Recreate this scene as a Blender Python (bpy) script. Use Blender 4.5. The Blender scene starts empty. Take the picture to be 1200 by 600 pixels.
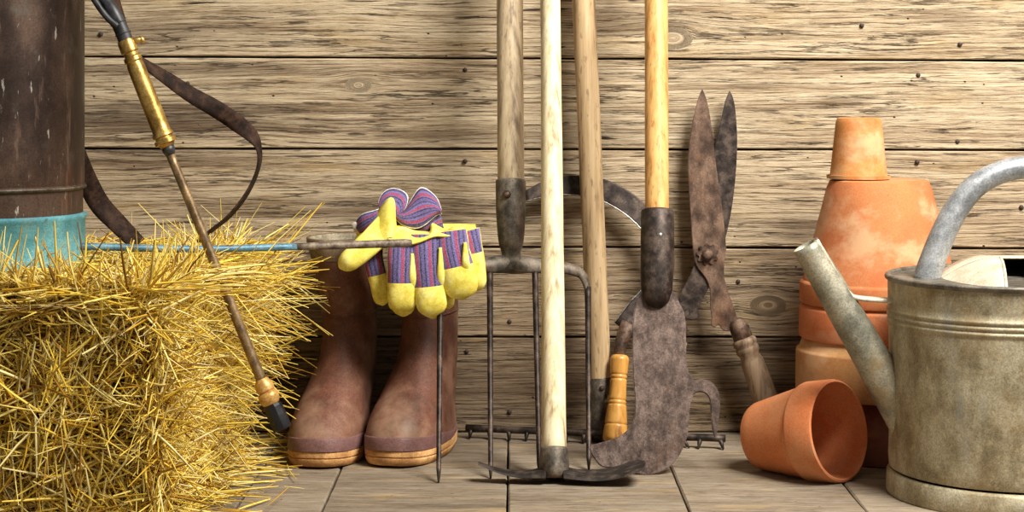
import bpy, bmesh, math, random
import numpy as np
from mathutils import Vector, Matrix, noise as mnoise

random.seed(7)
rng = np.random.default_rng(11)
S = bpy.context.scene
C = S.collection
R = math.radians

# ------------------------------------------------------------------ camera
F, H, D, HOR = 2250.0, 0.543, 3.0, 100.0      # focal (px), eye height, distance to wall, horizon row
cam_d = bpy.data.cameras.new('camera')
cam = bpy.data.objects.new('camera', cam_d)
C.objects.link(cam)
cam.location = (0, -D, H)
cam.rotation_euler = (R(90), 0, 0)
cam_d.sensor_width = 36
cam_d.lens = 36 * F / 1200
cam_d.shift_y = -(300 - HOR) / 1200
S.camera = cam

# ------------------------------------------------------------------ world and light
w = bpy.data.worlds.new('world')
S.world = w
w.use_nodes = True
w.node_tree.nodes['Background'].inputs[0].default_value = (1.0, 0.93, 0.84, 1)
w.node_tree.nodes['Background'].inputs[1].default_value = 0.19
def area(name, loc, target, size, power, col):
    l = bpy.data.lights.new(name, 'AREA')
    l.shape = 'DISK'; l.size = size; l.energy = power; l.color = col
    o = bpy.data.objects.new(name, l); C.objects.link(o)
    o.location = loc
    o.rotation_euler = (Vector(target) - Vector(loc)).to_track_quat('-Z', 'Y').to_euler()
    return o
key = area('key_softbox', (1.2, -1.45, 2.1), (0.45, 0, 0.45), 1.2, 63, (1.0, 0.96, 0.89))
key.data.spread = R(125)
S.view_settings.view_transform = 'Standard'
S.view_settings.look = 'None'
S.view_settings.gamma = 1
S.view_settings.use_curve_mapping = False
S.view_settings.exposure = 0.30

# ------------------------------------------------------------------ pixel -> place (t = distance in front of the wall)
def P(px, py, t):
    d = D - t
    return Vector(((px - 600) * d / F, -t, H - (py - HOR) * d / F))
def lean(t0, s):
    """plane leaning on the wall: t = t0 - s*z"""
    def f(px, py, off=0.0):
        k = (py - HOR) / F
        z = (H - k * (D - t0 - off)) / (1 + s * k)
        t = t0 + off - s * z
        d = D - t
        return Vector(((px - 600) * d / F, -t, z))
    return f

# ------------------------------------------------------------------ material helpers
class NT:
    def __init__(s, name):
        s.m = bpy.data.materials.new(name); s.m.use_nodes = True
        s.t = s.m.node_tree; s.b = s.t.nodes['Principled BSDF']
    def n(s, typ, **kw):
        nd = s.t.nodes.new(typ)
        for k, v in kw.items():
            if k == 'i':
                for a, b in v.items(): s.put(nd.inputs[a], b)
            else: setattr(nd, k, v)
        return nd
    def put(s, sock, v):
        if isinstance(v, bpy.types.NodeSocket): s.t.links.new(v, sock)
        else: sock.default_value = v
    def math(s, op, a, b=0.0, c=0.0, clamp=False):
        nd = s.n('ShaderNodeMath', operation=op, use_clamp=clamp, i={0: a, 1: b, 2: c})
        return nd.outputs[0]
    def noise(s, vec, scale=1.0, detail=5.0, rough=0.6, dist=0.0):
        return s.n('ShaderNodeTexNoise', i={'Vector': vec, 'Scale': scale, 'Detail': detail, 'Roughness': rough, 'Distortion': dist}).outputs['Fac']
    def ramp(s, fac, stops, interp='LINEAR'):
        nd = s.n('ShaderNodeValToRGB', i={0: fac}); cr = nd.color_ramp; cr.interpolation = interp
        while len(cr.elements) < len(stops): cr.elements.new(0.5)
        for e, (p, c) in zip(cr.elements, stops):
            e.position = p; e.color = (*c, 1) if len(c) == 3 else c
        return nd.outputs[0]
    def step(s, v, lo, hi):
        return s.n('ShaderNodeMapRange', interpolation_type='SMOOTHSTEP', i={0: v, 1: lo, 2: hi, 3: 0.0, 4: 1.0}).outputs[0]
    def mix(s, fac, a, b, mode='MIX'):
        nd = s.n('ShaderNodeMix', data_type='RGBA', blend_type=mode)
        s.put(nd.inputs[0], fac)
        for k, v in ((6, a), (7, b)):
            s.put(nd.inputs[k], v if isinstance(v, bpy.types.NodeSocket) else ((*v, 1) if len(v) == 3 else v))
        return nd.outputs[2]
    def vec(s, x, y, z):
        return s.n('ShaderNodeCombineXYZ', i={0: x, 1: y, 2: z}).outputs[0]
    def obj(s, scale=(1, 1, 1), loc=(0, 0, 0)):
        tc = s.n('ShaderNodeTexCoord').outputs['Object']
        return s.n('ShaderNodeMapping', i={'Vector': tc, 'Scale': scale, 'Location': loc}).outputs[0]
    def bump(s, h, strength, dist=0.002):
        s.put(s.b.inputs['Normal'], s.n('ShaderNodeBump', i={'Height': h, 'Strength': strength, 'Distance': dist}).outputs[0])
    def base(s, c, rough=None, metal=None):
        s.put(s.b.inputs['Base Color'], c)
        if rough is not None: s.put(s.b.inputs['Roughness'], rough)
        if metal is not None: s.put(s.b.inputs['Metallic'], metal)

def surf(name, stops, scale=(30, 30, 30), detail=6, rough=(0.5, 0.8), metal=0.0, bump=0.3, bdist=0.001, layers=(), rgh=0.6, seed=0.0, spec=None, grit=0.6):
    """mottled surface: a ramp over noise, then layers (colour, noise scale xyz, lo, hi, strength)"""
    m = NT(name)
    v = m.obj(scale, (seed, seed * 1.7, seed * 0.3))
    f = m.noise(v, 1.0, detail, rgh)
    col = m.ramp(m.step(f, 0.32, 0.68), stops)
    gr = m.noise(m.obj((420, 420, 420), (seed, 1, 2)), 1.0, 3, 0.7)
    col = m.mix(grit, col, m.ramp(gr, [(0.33, (0.45, 0.43, 0.42)), (0.5, (1, 1, 1)), (0.68, (1.5, 1.5, 1.48))]), 'MULTIPLY')
    h = f
    for k, (c, sc, lo, hi, st) in enumerate(layers):
        lv = m.obj(sc, (seed + 3.1 * k + 1.3, 2.2 * k + seed, 5.7 * k))
        g = m.step(m.noise(lv, 1.0, 5, 0.65), lo, hi)
        col = m.mix(m.math('MULTIPLY', g, st), col, c)
        h = m.math('ADD', h, m.math('MULTIPLY', g, 0.25))
    r = m.n('ShaderNodeMapRange', i={0: f, 1: 0.3, 2: 0.7, 3: rough[0], 4: rough[1]}).outputs[0]
    m.base(col, r, metal)
    if spec is not None: m.put(m.b.inputs['Specular IOR Level'], spec)
    if bump: m.bump(h, bump, bdist)
    return m.m

def wood_board(name, seed, cross='z', light=(0.66, 0.53, 0.35), mid=(0.40, 0.29, 0.175), dark=(0.105, 0.065, 0.035), knots=(), crack=1.0, stain=0.5, freq=1.0, bump=0.9, rings=0.7, patches=()):
    m = NT(name)
    sp = m.n('ShaderNodeSeparateXYZ', i={0: m.n('ShaderNodeTexCoord').outputs['Object']})
    a = m.math('ADD', sp.outputs[0], seed * 3.37)
    c = sp.outputs[2] if cross == 'z' else sp.outputs[1]
    depth = sp.outputs[1] if cross == 'z' else sp.outputs[2]
    # slow waviness of the grain
    wv = m.noise(m.vec(m.math('MULTIPLY', a, 2.2), 0.0, m.math('MULTIPLY', c, 5.0)), 1.0, 2, 0.5)
    c2 = m.math('ADD', c, m.math('MULTIPLY', m.math('SUBTRACT', wv, 0.5), 0.022))
    a2 = a
    kmask = None
    for (kx, kc, kr) in knots:
        dx = m.math('MULTIPLY', m.math('SUBTRACT', sp.outputs[0], kx), 0.55)
        dc = m.math('SUBTRACT', c, kc)
        r = m.math('SQRT', m.math('ADD', m.math('MULTIPLY', dx, dx), m.math('MULTIPLY', dc, dc)))
        # lines of grain pushed aside by the knot, rings inside it
        fall = m.math('POWER', 2.718, m.math('MULTIPLY', m.math('MULTIPLY', r, r), -1.0 / (2.2 * kr) ** 2))
        sgn = m.math('DIVIDE', dc, m.math('ADD', r, 0.004))
        c2 = m.math('SUBTRACT', c2, m.math('MULTIPLY', m.math('MULTIPLY', sgn, fall), kr * 0.75))
        k = m.step(r, kr, kr * 0.55)
        mixn = m.n('ShaderNodeMix', i={0: k, 2: c2, 3: m.math('MULTIPLY', r, 1.3)})
        c2 = mixn.outputs[0]
        mixa = m.n('ShaderNodeMix', i={0: k, 2: a2, 3: 0.3})
        a2 = mixa.outputs[0]
        kmask = k if kmask is None else m.math('MAXIMUM', kmask, k)
    def g(sa, sc, det, rough, off=0.0):
        return m.noise(m.vec(m.math('MULTIPLY', a2, sa), m.math('ADD', m.math('MULTIPLY', depth, 40.0), seed * 7.7 + off), m.math('MULTIPLY', c2, sc * freq)), 1.0, det, rough)
    med = g(2.2, 62, 10, 0.78)
    fine = g(26.0, 520, 6, 0.8, 4.0)
    crk = g(9.0, 170, 5, 0.65, 9.0)
    fis = g(2.6, 60, 6, 0.6, 14.0)
    clus = m.noise(m.vec(m.math('MULTIPLY', a, 2.6), seed * 5.0, m.math('MULTIPLY', c, 16.0)), 1.0, 3, 0.6)
    blot = m.noise(m.vec(m.math('MULTIPLY', a, 3.5), seed * 2.0 + 20, m.math('MULTIPLY', c, 22.0)), 1.0, 4, 0.6)
    yel = m.noise(m.vec(m.math('MULTIPLY', a, 6.0), seed + 50, m.math('MULTIPLY', c, 30.0)), 1.0, 4, 0.65)
    col = m.ramp(med, [(0.30, dark), (0.43, mid), (0.53, tuple(0.35 * x + 0.65 * y for x, y in zip(mid, light))), (0.66, light)])
    col = m.mix(m.math('MULTIPLY', m.step(yel, 0.52, 0.75), 0.45), col, (0.47, 0.32, 0.12))
    col = m.mix(m.math('MULTIPLY', m.step(blot, 0.52, 0.78), stain), col, (0.13, 0.085, 0.05))
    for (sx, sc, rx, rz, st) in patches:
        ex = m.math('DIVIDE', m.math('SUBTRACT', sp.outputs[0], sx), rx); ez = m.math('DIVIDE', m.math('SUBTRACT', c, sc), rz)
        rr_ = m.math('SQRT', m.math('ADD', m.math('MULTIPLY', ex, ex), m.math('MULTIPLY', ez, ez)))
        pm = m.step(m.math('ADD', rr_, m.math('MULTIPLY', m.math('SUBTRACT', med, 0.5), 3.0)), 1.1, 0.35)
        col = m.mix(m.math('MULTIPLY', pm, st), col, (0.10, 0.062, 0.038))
    fm = m.ramp(fine, [(0.30, (0.30, 0.25, 0.20)), (0.43, (0.80, 0.77, 0.73)), (0.55, (1.0, 1.0, 1.0)), (0.70, (1.22, 1.22, 1.20))])
    col = m.mix(1.0, col, fm, 'MULTIPLY')
    # growth rings: thin long lines, closer and wider apart by turns
    wob_ = m.noise(m.vec(m.math('MULTIPLY', a2, 1.6), seed * 4.0, m.math('MULTIPLY', c2, 26.0)), 1.0, 5, 0.62)
    ph = m.math('ADD', m.math('MULTIPLY', c2, 900.0 * freq), m.math('MULTIPLY', wob_, 30.0))
    ln = m.step(m.math('SINE', ph), 0.35, 0.95)
    brk = m.step(m.noise(m.vec(m.math('MULTIPLY', a2, 14.0), seed * 9.0, m.math('MULTIPLY', c2, 160.0)), 1.0, 4, 0.7), 0.38, 0.62)
    ln = m.math('MULTIPLY', ln, brk)
    col = m.mix(m.math('MULTIPLY', ln, rings), col, m.mix(1.0, col, (0.34, 0.27, 0.21), 'MULTIPLY'))
    # open cracks in clusters
    ck = m.math('MULTIPLY', m.step(crk, 0.395, 0.335), m.step(clus, 0.40, 0.60))
    fs_ = m.step(m.math('ABSOLUTE', m.math('SUBTRACT', fis, 0.5)), 0.016, 0.004)
    fs_ = m.math('MULTIPLY', fs_, m.step(clus, 0.58, 0.46))
    ck = m.math('MAXIMUM', ck, m.math('MULTIPLY', fs_, 0.8))
    ck = m.math('MULTIPLY', ck, crack, clamp=True)
    col = m.mix(ck, col, (0.035, 0.021, 0.012))
    # small worm holes
    vo = m.n('ShaderNodeTexVoronoi', i={'Vector': m.vec(m.math('MULTIPLY', a, 36.0), m.math('MULTIPLY', depth, 5.0), m.math('MULTIPLY', c, 52.0)), 'Scale': 1.0})
    wh = m.math('MULTIPLY', m.step(vo.outputs['Distance'], 0.085, 0.045), m.step(m.n('ShaderNodeSeparateColor', i={0: vo.outputs['Color']}).outputs[0], 0.68, 0.72))
    col = m.mix(wh, col, (0.03, 0.02, 0.012))
    if kmask is not None:
        col = m.mix(m.math('MULTIPLY', kmask, 0.25), col, (0.2, 0.135, 0.08))
    m.base(col, 0.82, 0.0)
    m.put(m.b.inputs['Specular IOR Level'], 0.25)
    hgt = m.math('ADD', m.math('MULTIPLY', fine, 0.5), m.math('MULTIPLY', med, 0.5))
    hgt = m.math('SUBTRACT', hgt, m.math('MULTIPLY', ck, 0.6))
    hgt = m.math('SUBTRACT', hgt, m.math('MULTIPLY', ln, 0.22 * rings))
    hgt = m.math('SUBTRACT', hgt, m.math('MULTIPLY', wh, 0.8))
    m.bump(hgt, bump, 0.005)
    return m.m

def wood_handle(name, light, mid, dark, seed, axis='z', rough=0.55, streak=0.25):
    m = NT(name)
    sc = {'z': (90, 90, 5), 'x': (5, 90, 90)}[axis]
    f = m.noise(m.obj(sc, (seed, 0, seed)), 1.0, 5, 0.65)
    b = m.noise(m.obj(tuple(x * 0.22 for x in sc), (seed, 4, 1)), 1.0, 4, 0.6)
    col = m.ramp(m.step(f, 0.25, 0.75), [(0.0, dark), (0.35, mid), (0.8, light)])
    col = m.mix(m.math('MULTIPLY', m.step(b, 0.5, 0.75), 0.45), col, mid)
    p = m.noise(m.obj((160, 160, 38) if axis == 'z' else (38, 160, 160), (seed + 9, 2, 3)), 1.0, 3, 0.6)
    col = m.mix(m.math('MULTIPLY', m.step(p, 0.57, 0.68), streak * 2.4), col, dark)
    m.base(col, rough, 0.0)
    m.bump(f, 0.35, 0.0012)
    return m.m

# ------------------------------------------------------------------ mesh helpers
def mesh_of(verts, faces, uvs=None, mats=None, smooth=True):
    me = bpy.data.meshes.new('mesh')
    me.from_pydata([tuple(v) for v in verts], [], faces)
    if uvs:
        ul = me.uv_layers.new(name='UVMap')
        for poly in me.polygons:
            for li in poly.loop_indices:
                ul.data[li].uv = uvs[me.loops[li].vertex_index]
    if mats:
        for poly, k in zip(me.polygons, mats): poly.material_index = k
    bm = bmesh.new(); bm.from_mesh(me)
    bmesh.ops.recalc_face_normals(bm, faces=bm.faces)
    bm.to_mesh(me); bm.free()
    if smooth: me.polygons.foreach_set('use_smooth', [True] * len(me.polygons))
    return me

def root_of(o):
    while o.parent: o = o.parent
    return o
def obj(name, me, mat, parent=None, sharp=None):
    """link one mesh object; meshes are made in world metres and moved into the parent's frame"""
    o = bpy.data.objects.new(name, me)
    C.objects.link(o)
    if parent is not None:
        me.transform(Matrix.Translation(-root_of(parent).location))
        o.parent = parent
    for mm in (mat if isinstance(mat, (list, tuple)) else [mat]): me.materials.append(mm)
    me.name = name
    if sharp is not None:
        try: me.set_sharp_from_angle(angle=R(sharp))
        except Exception: pass
    return o
def thing(name, label, cat, loc, group=None):
    o = bpy.data.objects.new(name, None); C.objects.link(o)
    o.empty_display_size = 0.05
    o.location = loc
    o['label'] = label; o['category'] = cat
    if group: o['group'] = group
    return o

def rings_mesh(rings, cap0=True, cap1=True, closed=True):
    n = len(rings[0]); V = [p for r in rings for p in r]; Fc = []
    for i in range(len(rings) - 1):
        for j in range(n if closed else n - 1):
            a, b = i * n + j, i * n + (j + 1) % n
            Fc.append((a, b, b + n, a + n))
    if closed and cap0: Fc.append(tuple(range(n))[::-1])
    if closed and cap1: Fc.append(tuple((len(rings) - 1) * n + j for j in range(n)))
    return V, Fc
def frames(pts, ref=None):
    pts = [Vector(p) for p in pts]; out = []
    u = None
    for i, p in enumerate(pts):
        t = (pts[min(i + 1, len(pts) - 1)] - pts[max(i - 1, 0)]).normalized()
        if u is None:
            u = Vector(ref) if ref else (Vector((0, 1, 0)) if abs(t.y) < 0.9 else Vector((1, 0, 0)))
        u = (u - t * u.dot(t)).normalized()
        out.append((t, u, t.cross(u)))
    return out
def tube(pts, rad, seg=16, ell=1.0, caps=True, ref=None, wob=0.0):
    """swept round tube; ell scales the first frame axis (depth)"""
    fr = frames(pts, ref)
    rs = rad if isinstance(rad, (list, tuple)) else [rad] * len(pts)
    rings = []
    for (p, (t, u, v), r) in zip(pts, fr, rs):
        ring = []
        for j in range(seg):
            a = 2 * math.pi * j / seg
            rr = r * (1 + (wob * mnoise.noise((p.x * 30 + math.cos(a), p.y * 30 + math.sin(a), p.z * 14)) if wob else 0))
            ring.append(Vector(p) + u * (math.cos(a) * rr * ell) + v * (math.sin(a) * rr))
        rings.append(ring)
    return mesh_of(*rings_mesh(rings, caps, caps))
def spline(pts, n=8):
    """Catmull-Rom through points (Vectors or tuples of any length)"""
    A = [np.array(tuple(p), float) for p in pts]
    A = [2 * A[0] - A[1]] + A + [2 * A[-1] - A[-2]]
    out = []
    for i in range(1, len(A) - 2):
        for k in range(n):
            s = k / n; p0, p1, p2, p3 = A[i - 1], A[i], A[i + 1], A[i + 2]
            out.append(0.5 * (2 * p1 + (p2 - p0) * s + (2 * p0 - 5 * p1 + 4 * p2 - p3) * s * s + (3 * p1 - p0 - 3 * p2 + p3) * s ** 3))
    out.append(A[-2])
    return [Vector(o) if len(o) == 3 else tuple(o) for o in out]
def lathe(profile, seg=48, mat4=None, wob=0.0):
    rings = []
    for (r, z) in profile:
        rings.append([Vector((r * math.cos(2 * math.pi * j / seg) * (1 + (wob * mnoise.noise((3 * math.cos(2 * math.pi * j / seg), 3 * math.sin(2 * math.pi * j / seg), z * 20)) if wob else 0)), r * math.sin(2 * math.pi * j / seg), z)) for j in range(seg)])
    V, Fc = rings_mesh(rings, profile[0][0] > 1e-5, profile[-1][0] > 1e-5)
    me = mesh_of(V, Fc)
    bm = bmesh.new(); bm.from_mesh(me)
    bmesh.ops.remove_doubles(bm, verts=bm.verts, dist=1e-6)
    bm.to_mesh(me); bm.free()
    if mat4 is not None: me.transform(mat4)
    me.polygons.foreach_set('use_smooth', [True] * len(me.polygons))
    return me
def axis_mat(p0, p1):
    """matrix taking +Z onto p0->p1, origin at p0"""
    q = (Vector(p1) - Vector(p0)).to_track_quat('Z', 'Y')
    return Matrix.Translation(Vector(p0)) @ q.to_matrix().to_4x4()
def plate(outline, thick, bev=0.001, normal=None):
    """prism from a planar 3D outline, edges bevelled"""
    bm = bmesh.new()
    vs = [bm.verts.new(p) for p in outline]
    f = bm.faces.new(vs)
    f.normal_update()
    nrm = f.normal.copy() if normal is None else Vector(normal)
    if nrm.y > 0: nrm = -nrm
    r = bmesh.ops.extrude_face_region(bm, geom=[f])
    ev = [g for g in r['geom'] if isinstance(g, bmesh.types.BMVert)]
    bmesh.ops.translate(bm, verts=ev, vec=-nrm * thick)
    bmesh.ops.recalc_face_normals(bm, faces=bm.faces)
    if bev:
        ed = [e for e in bm.edges if len(e.link_faces) == 2 and e.calc_face_angle(0) > 0.9 and any(len(q.verts) > 4 for q in e.link_faces)]
        bmesh.ops.bevel(bm, geom=ed, offset=bev, segments=2, affect='EDGES', clamp_overlap=True)
    bmesh.ops.triangulate(bm, faces=[q for q in bm.faces if len(q.verts) > 4])
    me = bpy.data.meshes.new('mesh'); bm.to_mesh(me); bm.free()
    return me
def box(lo, hi, bev=0.0):
    bm = bmesh.new(); bmesh.ops.create_cube(bm, size=1)
    lo, hi = Vector(lo), Vector(hi)
    for v in bm.verts: v.co = (lo + hi) / 2 + Vector([v.co[i] * (hi[i] - lo[i]) for i in range(3)])
    if bev: bmesh.ops.bevel(bm, geom=list(bm.edges), offset=bev, segments=2, affect='EDGES')
    me = bpy.data.meshes.new('mesh'); bm.to_mesh(me); bm.free()
    return me
def sheet(rows, uvs=None, thick=0.0, mats=None):
    """open surface from rows of points, given thickness by doubling"""
    n = len(rows[0]); m_ = len(rows)
    rows = [[Vector(p) for p in r] for r in rows]
    N = [[None] * n for _ in range(m_)]
    for i in range(m_):
        for j in range(n):
            a = rows[min(i + 1, m_ - 1)][j] - rows[max(i - 1, 0)][j]
            b = rows[i][min(j + 1, n - 1)] - rows[i][max(j - 1, 0)]
            N[i][j] = a.cross(b).normalized() if a.cross(b).length > 1e-12 else Vector((0, -1, 0))
    V = [rows[i][j] + N[i][j] * thick / 2 for i in range(m_) for j in range(n)] + [rows[i][j] - N[i][j] * thick / 2 for i in range(m_) for j in range(n)]
    o = m_ * n; Fc = []
    for i in range(m_ - 1):
        for j in range(n - 1):
            a = i * n + j
            Fc.append((a, a + 1, a + n + 1, a + n)); Fc.append((o + a, o + a + n, o + a + n + 1, o + a + 1))
    for i in range(m_ - 1):
        for j in (0, n - 1):
            a = i * n + j; Fc.append((a, a + n, o + a + n, o + a))
    for j in range(n - 1):
        for i in (0, m_ - 1):
            a = i * n + j; Fc.append((a, a + 1, o + a + 1, o + a))
    U = None
    if uvs: U = [uvs[i][j] for i in range(m_) for j in range(n)] * 2
    return mesh_of(V, Fc, U)

# ------------------------------------------------------------------ the setting: board wall and plank floor
def structure(o): o['kind'] = 'structure'; return o
M_dark = surf('gap_shadow_wood', [(0, (0.02, 0.013, 0.009)), (1, (0.04, 0.026, 0.018))], rough=(0.9, 0.95), bump=0)
wall = structure(obj('wall_back', box((-2.2, 0.016, -0.03), (2.2, 0.05, 1.5)), M_dark))
floor = structure(obj('floor', box((-2.2, -2.0, -0.06), (2.2, 0.05, -0.022)), M_dark))

def wx(px): return (px - 600) * D / F
def wz(py): return H - (py - HOR) * D / F
def plank(name, mat, parent, a0, a1, c0f, c1f, front, thick, cross, gap=0.0016, ch=0.0016, n=70, seed=0):
    rings = []
    for i in range(n + 1):
        a = a0 + (a1 - a0) * i / n
        c0 = c0f(a) + gap + 0.0011 * mnoise.noise((a * 7, seed, 0)) + 0.0005 * mnoise.noise((a * 30, seed, 2))
        c1 = c1f(a) - gap + 0.0011 * mnoise.noise((a * 7, seed, 9)) + 0.0005 * mnoise.noise((a * 30, seed, 5))
        fr = 0.0012 * mnoise.noise((a * 3, seed, 3)); k = ch * (1 + 0.6 * mnoise.noise((a * 12, seed, 7)))
        sec = [(thick, c0), (fr + k, c0), (fr, c0 + k), (fr, c0 * 0.5 + c1 * 0.5), (fr, c1 - k), (fr + k, c1), (thick, c1)]
        if cross == 'z': rings.append([Vector((a, front + y, c)) for y, c in sec])
        else: rings.append([Vector((c, a, front - y)) for y, c in sec])
    V, Fc = rings_mesh(rings)
    return obj(name, mesh_of(V, Fc, smooth=True), mat, parent, sharp=25)

seams = [wz(507), wz(395), wz(290), wz(175), wz(68.5), 0.735, 0.885, 1.03, 1.18, 1.33, 1.48]
tilt = [0, 0.000, -0.0022, -0.0018, -0.0045, 0, 0, 0, 0, 0, 0]
boards = []
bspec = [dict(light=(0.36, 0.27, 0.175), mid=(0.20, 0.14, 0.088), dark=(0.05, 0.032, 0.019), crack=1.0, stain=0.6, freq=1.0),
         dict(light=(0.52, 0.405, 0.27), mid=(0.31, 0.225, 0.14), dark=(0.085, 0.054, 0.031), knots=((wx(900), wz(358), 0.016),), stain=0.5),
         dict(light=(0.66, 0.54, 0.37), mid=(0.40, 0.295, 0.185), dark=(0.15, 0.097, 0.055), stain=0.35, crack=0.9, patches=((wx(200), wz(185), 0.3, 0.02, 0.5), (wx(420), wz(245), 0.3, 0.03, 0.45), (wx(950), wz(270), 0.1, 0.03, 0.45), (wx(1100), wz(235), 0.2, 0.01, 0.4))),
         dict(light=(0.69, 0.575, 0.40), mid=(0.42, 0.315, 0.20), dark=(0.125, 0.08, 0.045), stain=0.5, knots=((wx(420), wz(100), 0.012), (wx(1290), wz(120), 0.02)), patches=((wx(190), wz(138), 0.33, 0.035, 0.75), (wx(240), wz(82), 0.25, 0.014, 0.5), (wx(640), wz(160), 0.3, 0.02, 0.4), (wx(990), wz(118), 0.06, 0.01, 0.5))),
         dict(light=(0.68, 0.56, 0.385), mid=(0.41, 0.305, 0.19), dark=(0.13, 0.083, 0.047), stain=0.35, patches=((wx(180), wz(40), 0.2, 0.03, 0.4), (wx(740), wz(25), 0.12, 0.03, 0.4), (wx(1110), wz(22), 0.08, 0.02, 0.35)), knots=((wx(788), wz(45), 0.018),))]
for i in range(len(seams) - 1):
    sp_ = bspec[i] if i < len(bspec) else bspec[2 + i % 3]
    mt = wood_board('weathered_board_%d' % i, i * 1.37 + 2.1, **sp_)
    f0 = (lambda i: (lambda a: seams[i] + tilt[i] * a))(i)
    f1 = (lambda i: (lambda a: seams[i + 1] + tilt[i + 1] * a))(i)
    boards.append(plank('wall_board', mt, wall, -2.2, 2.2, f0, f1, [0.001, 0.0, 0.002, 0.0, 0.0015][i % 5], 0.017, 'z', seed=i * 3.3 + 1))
M_nail = surf('old_nail', [(0, (0.03, 0.02, 0.015)), (1, (0.09, 0.06, 0.045))], scale=(400, 400, 400), rough=(0.6, 0.8), metal=0.5, bump=0.3)
nail_me = lathe([(0.0, 0.0022), (0.0024, 0.0019), (0.0036, 0.0008), (0.0038, -0.003), (0.0, -0.003)], 10)
nail_me.materials.append(M_nail)
for (px, py, b) in [(1125, 52, 4), (1076, 88, 3), (1122, 166, 3), (1075, 190, 2), (545, 82, 3), (545, 189, 2), (597, 377, 1), (547, 412, 0), (597, 483, 0), (1197, 243, 2),
                    (220, 98, 3), (865, 330, 1), (880, 452, 0), (1010, 30, 4), (118, 40, 4)]:
    n_ = bpy.data.objects.new('nail', nail_me); C.objects.link(n_); n_.parent = boards[b]
    n_.location = (wx(px), 0.0, wz(py)); n_.rotation_euler = (R(90), 0, 0)

fseams = [-2.2, -1.99, -1.77, -1.55, -1.33, -1.11, -0.89, -0.68, -0.49, -0.355, -0.243, -0.006, 0.226, 0.452, 0.67, 0.90, 1.12, 1.34, 1.56, 1.78, 2.0, 2.2]
for i in range(len(fseams) - 1):
    k = 0.9 + 0.2 * random.random()
    mt = wood_board('floor_plank_%d' % i, i * 2.11 + 40, cross='y', light=tuple(x * k for x in (0.315, 0.26, 0.195)), mid=tuple(x * k for x in (0.22, 0.175, 0.125)), dark=(0.095, 0.068, 0.046),
                    crack=0.35, stain=0.6, freq=0.3, bump=0.4, rings=0.25)
    sk = 0.012 if i % 2 else -0.004
    plank('floor_plank', mt, floor, -2.0, 0.03, lambda a, i=i: fseams[i], lambda a, i=i: fseams[i + 1], 0.0, 0.022, 'y', gap=0.0013, ch=0.002, n=60, seed=i * 1.9 + 60)

# ------------------------------------------------------------------ shared materials
M_rust = surf('rusty_steel', [(0, (0.035, 0.022, 0.017)), (0.5, (0.105, 0.066, 0.046)), (1, (0.19, 0.128, 0.09))], scale=(70, 70, 70), rough=(0.5, 0.75), metal=0.55, bump=0.5,
              layers=[((0.20, 0.09, 0.045), (40, 40, 40), 0.52, 0.72, 0.55), ((0.33, 0.28, 0.23), (110, 110, 60), 0.62, 0.75, 0.45)])
M_darksteel = surf('dark_steel', [(0, (0.02, 0.015, 0.013)), (0.6, (0.055, 0.040, 0.033)), (1, (0.11, 0.08, 0.062))], scale=(60, 60, 60), rough=(0.42, 0.65), metal=0.65, bump=0.35,
                   layers=[((0.30, 0.27, 0.24), (90, 90, 90), 0.64, 0.78, 0.4)])
M_billblade = surf('pitted_blade', [(0, (0.055, 0.036, 0.029)), (0.5, (0.12, 0.082, 0.067)), (1, (0.20, 0.145, 0.12))], scale=(60, 60, 40), rough=(0.42, 0.65), metal=0.55, bump=0.55, rgh=0.75,
                   layers=[((0.17, 0.095, 0.055), (24, 24, 18), 0.55, 0.75, 0.5), ((0.07, 0.045, 0.035), (170, 170, 170), 0.58, 0.68, 0.7), ((0.42, 0.36, 0.32), (200, 200, 120), 0.66, 0.74, 0.45)])
M_forksteel = surf('fork_steel', [(0, (0.05, 0.042, 0.034)), (0.5, (0.125, 0.105, 0.08)), (1, (0.22, 0.185, 0.145))], scale=(55, 55, 40), rough=(0.45, 0.7), metal=0.5, bump=0.5,
                   layers=[((0.17, 0.08, 0.045), (35, 35, 30), 0.55, 0.72, 0.6), ((0.04, 0.03, 0.025), (120, 120, 120), 0.6, 0.7, 0.6)])
M_bright = surf('bright_edge', [(0, (0.22, 0.21, 0.19)), (1, (0.55, 0.53, 0.50))], scale=(200, 200, 200), rough=(0.25, 0.45), metal=0.9, bump=0.1)

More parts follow.
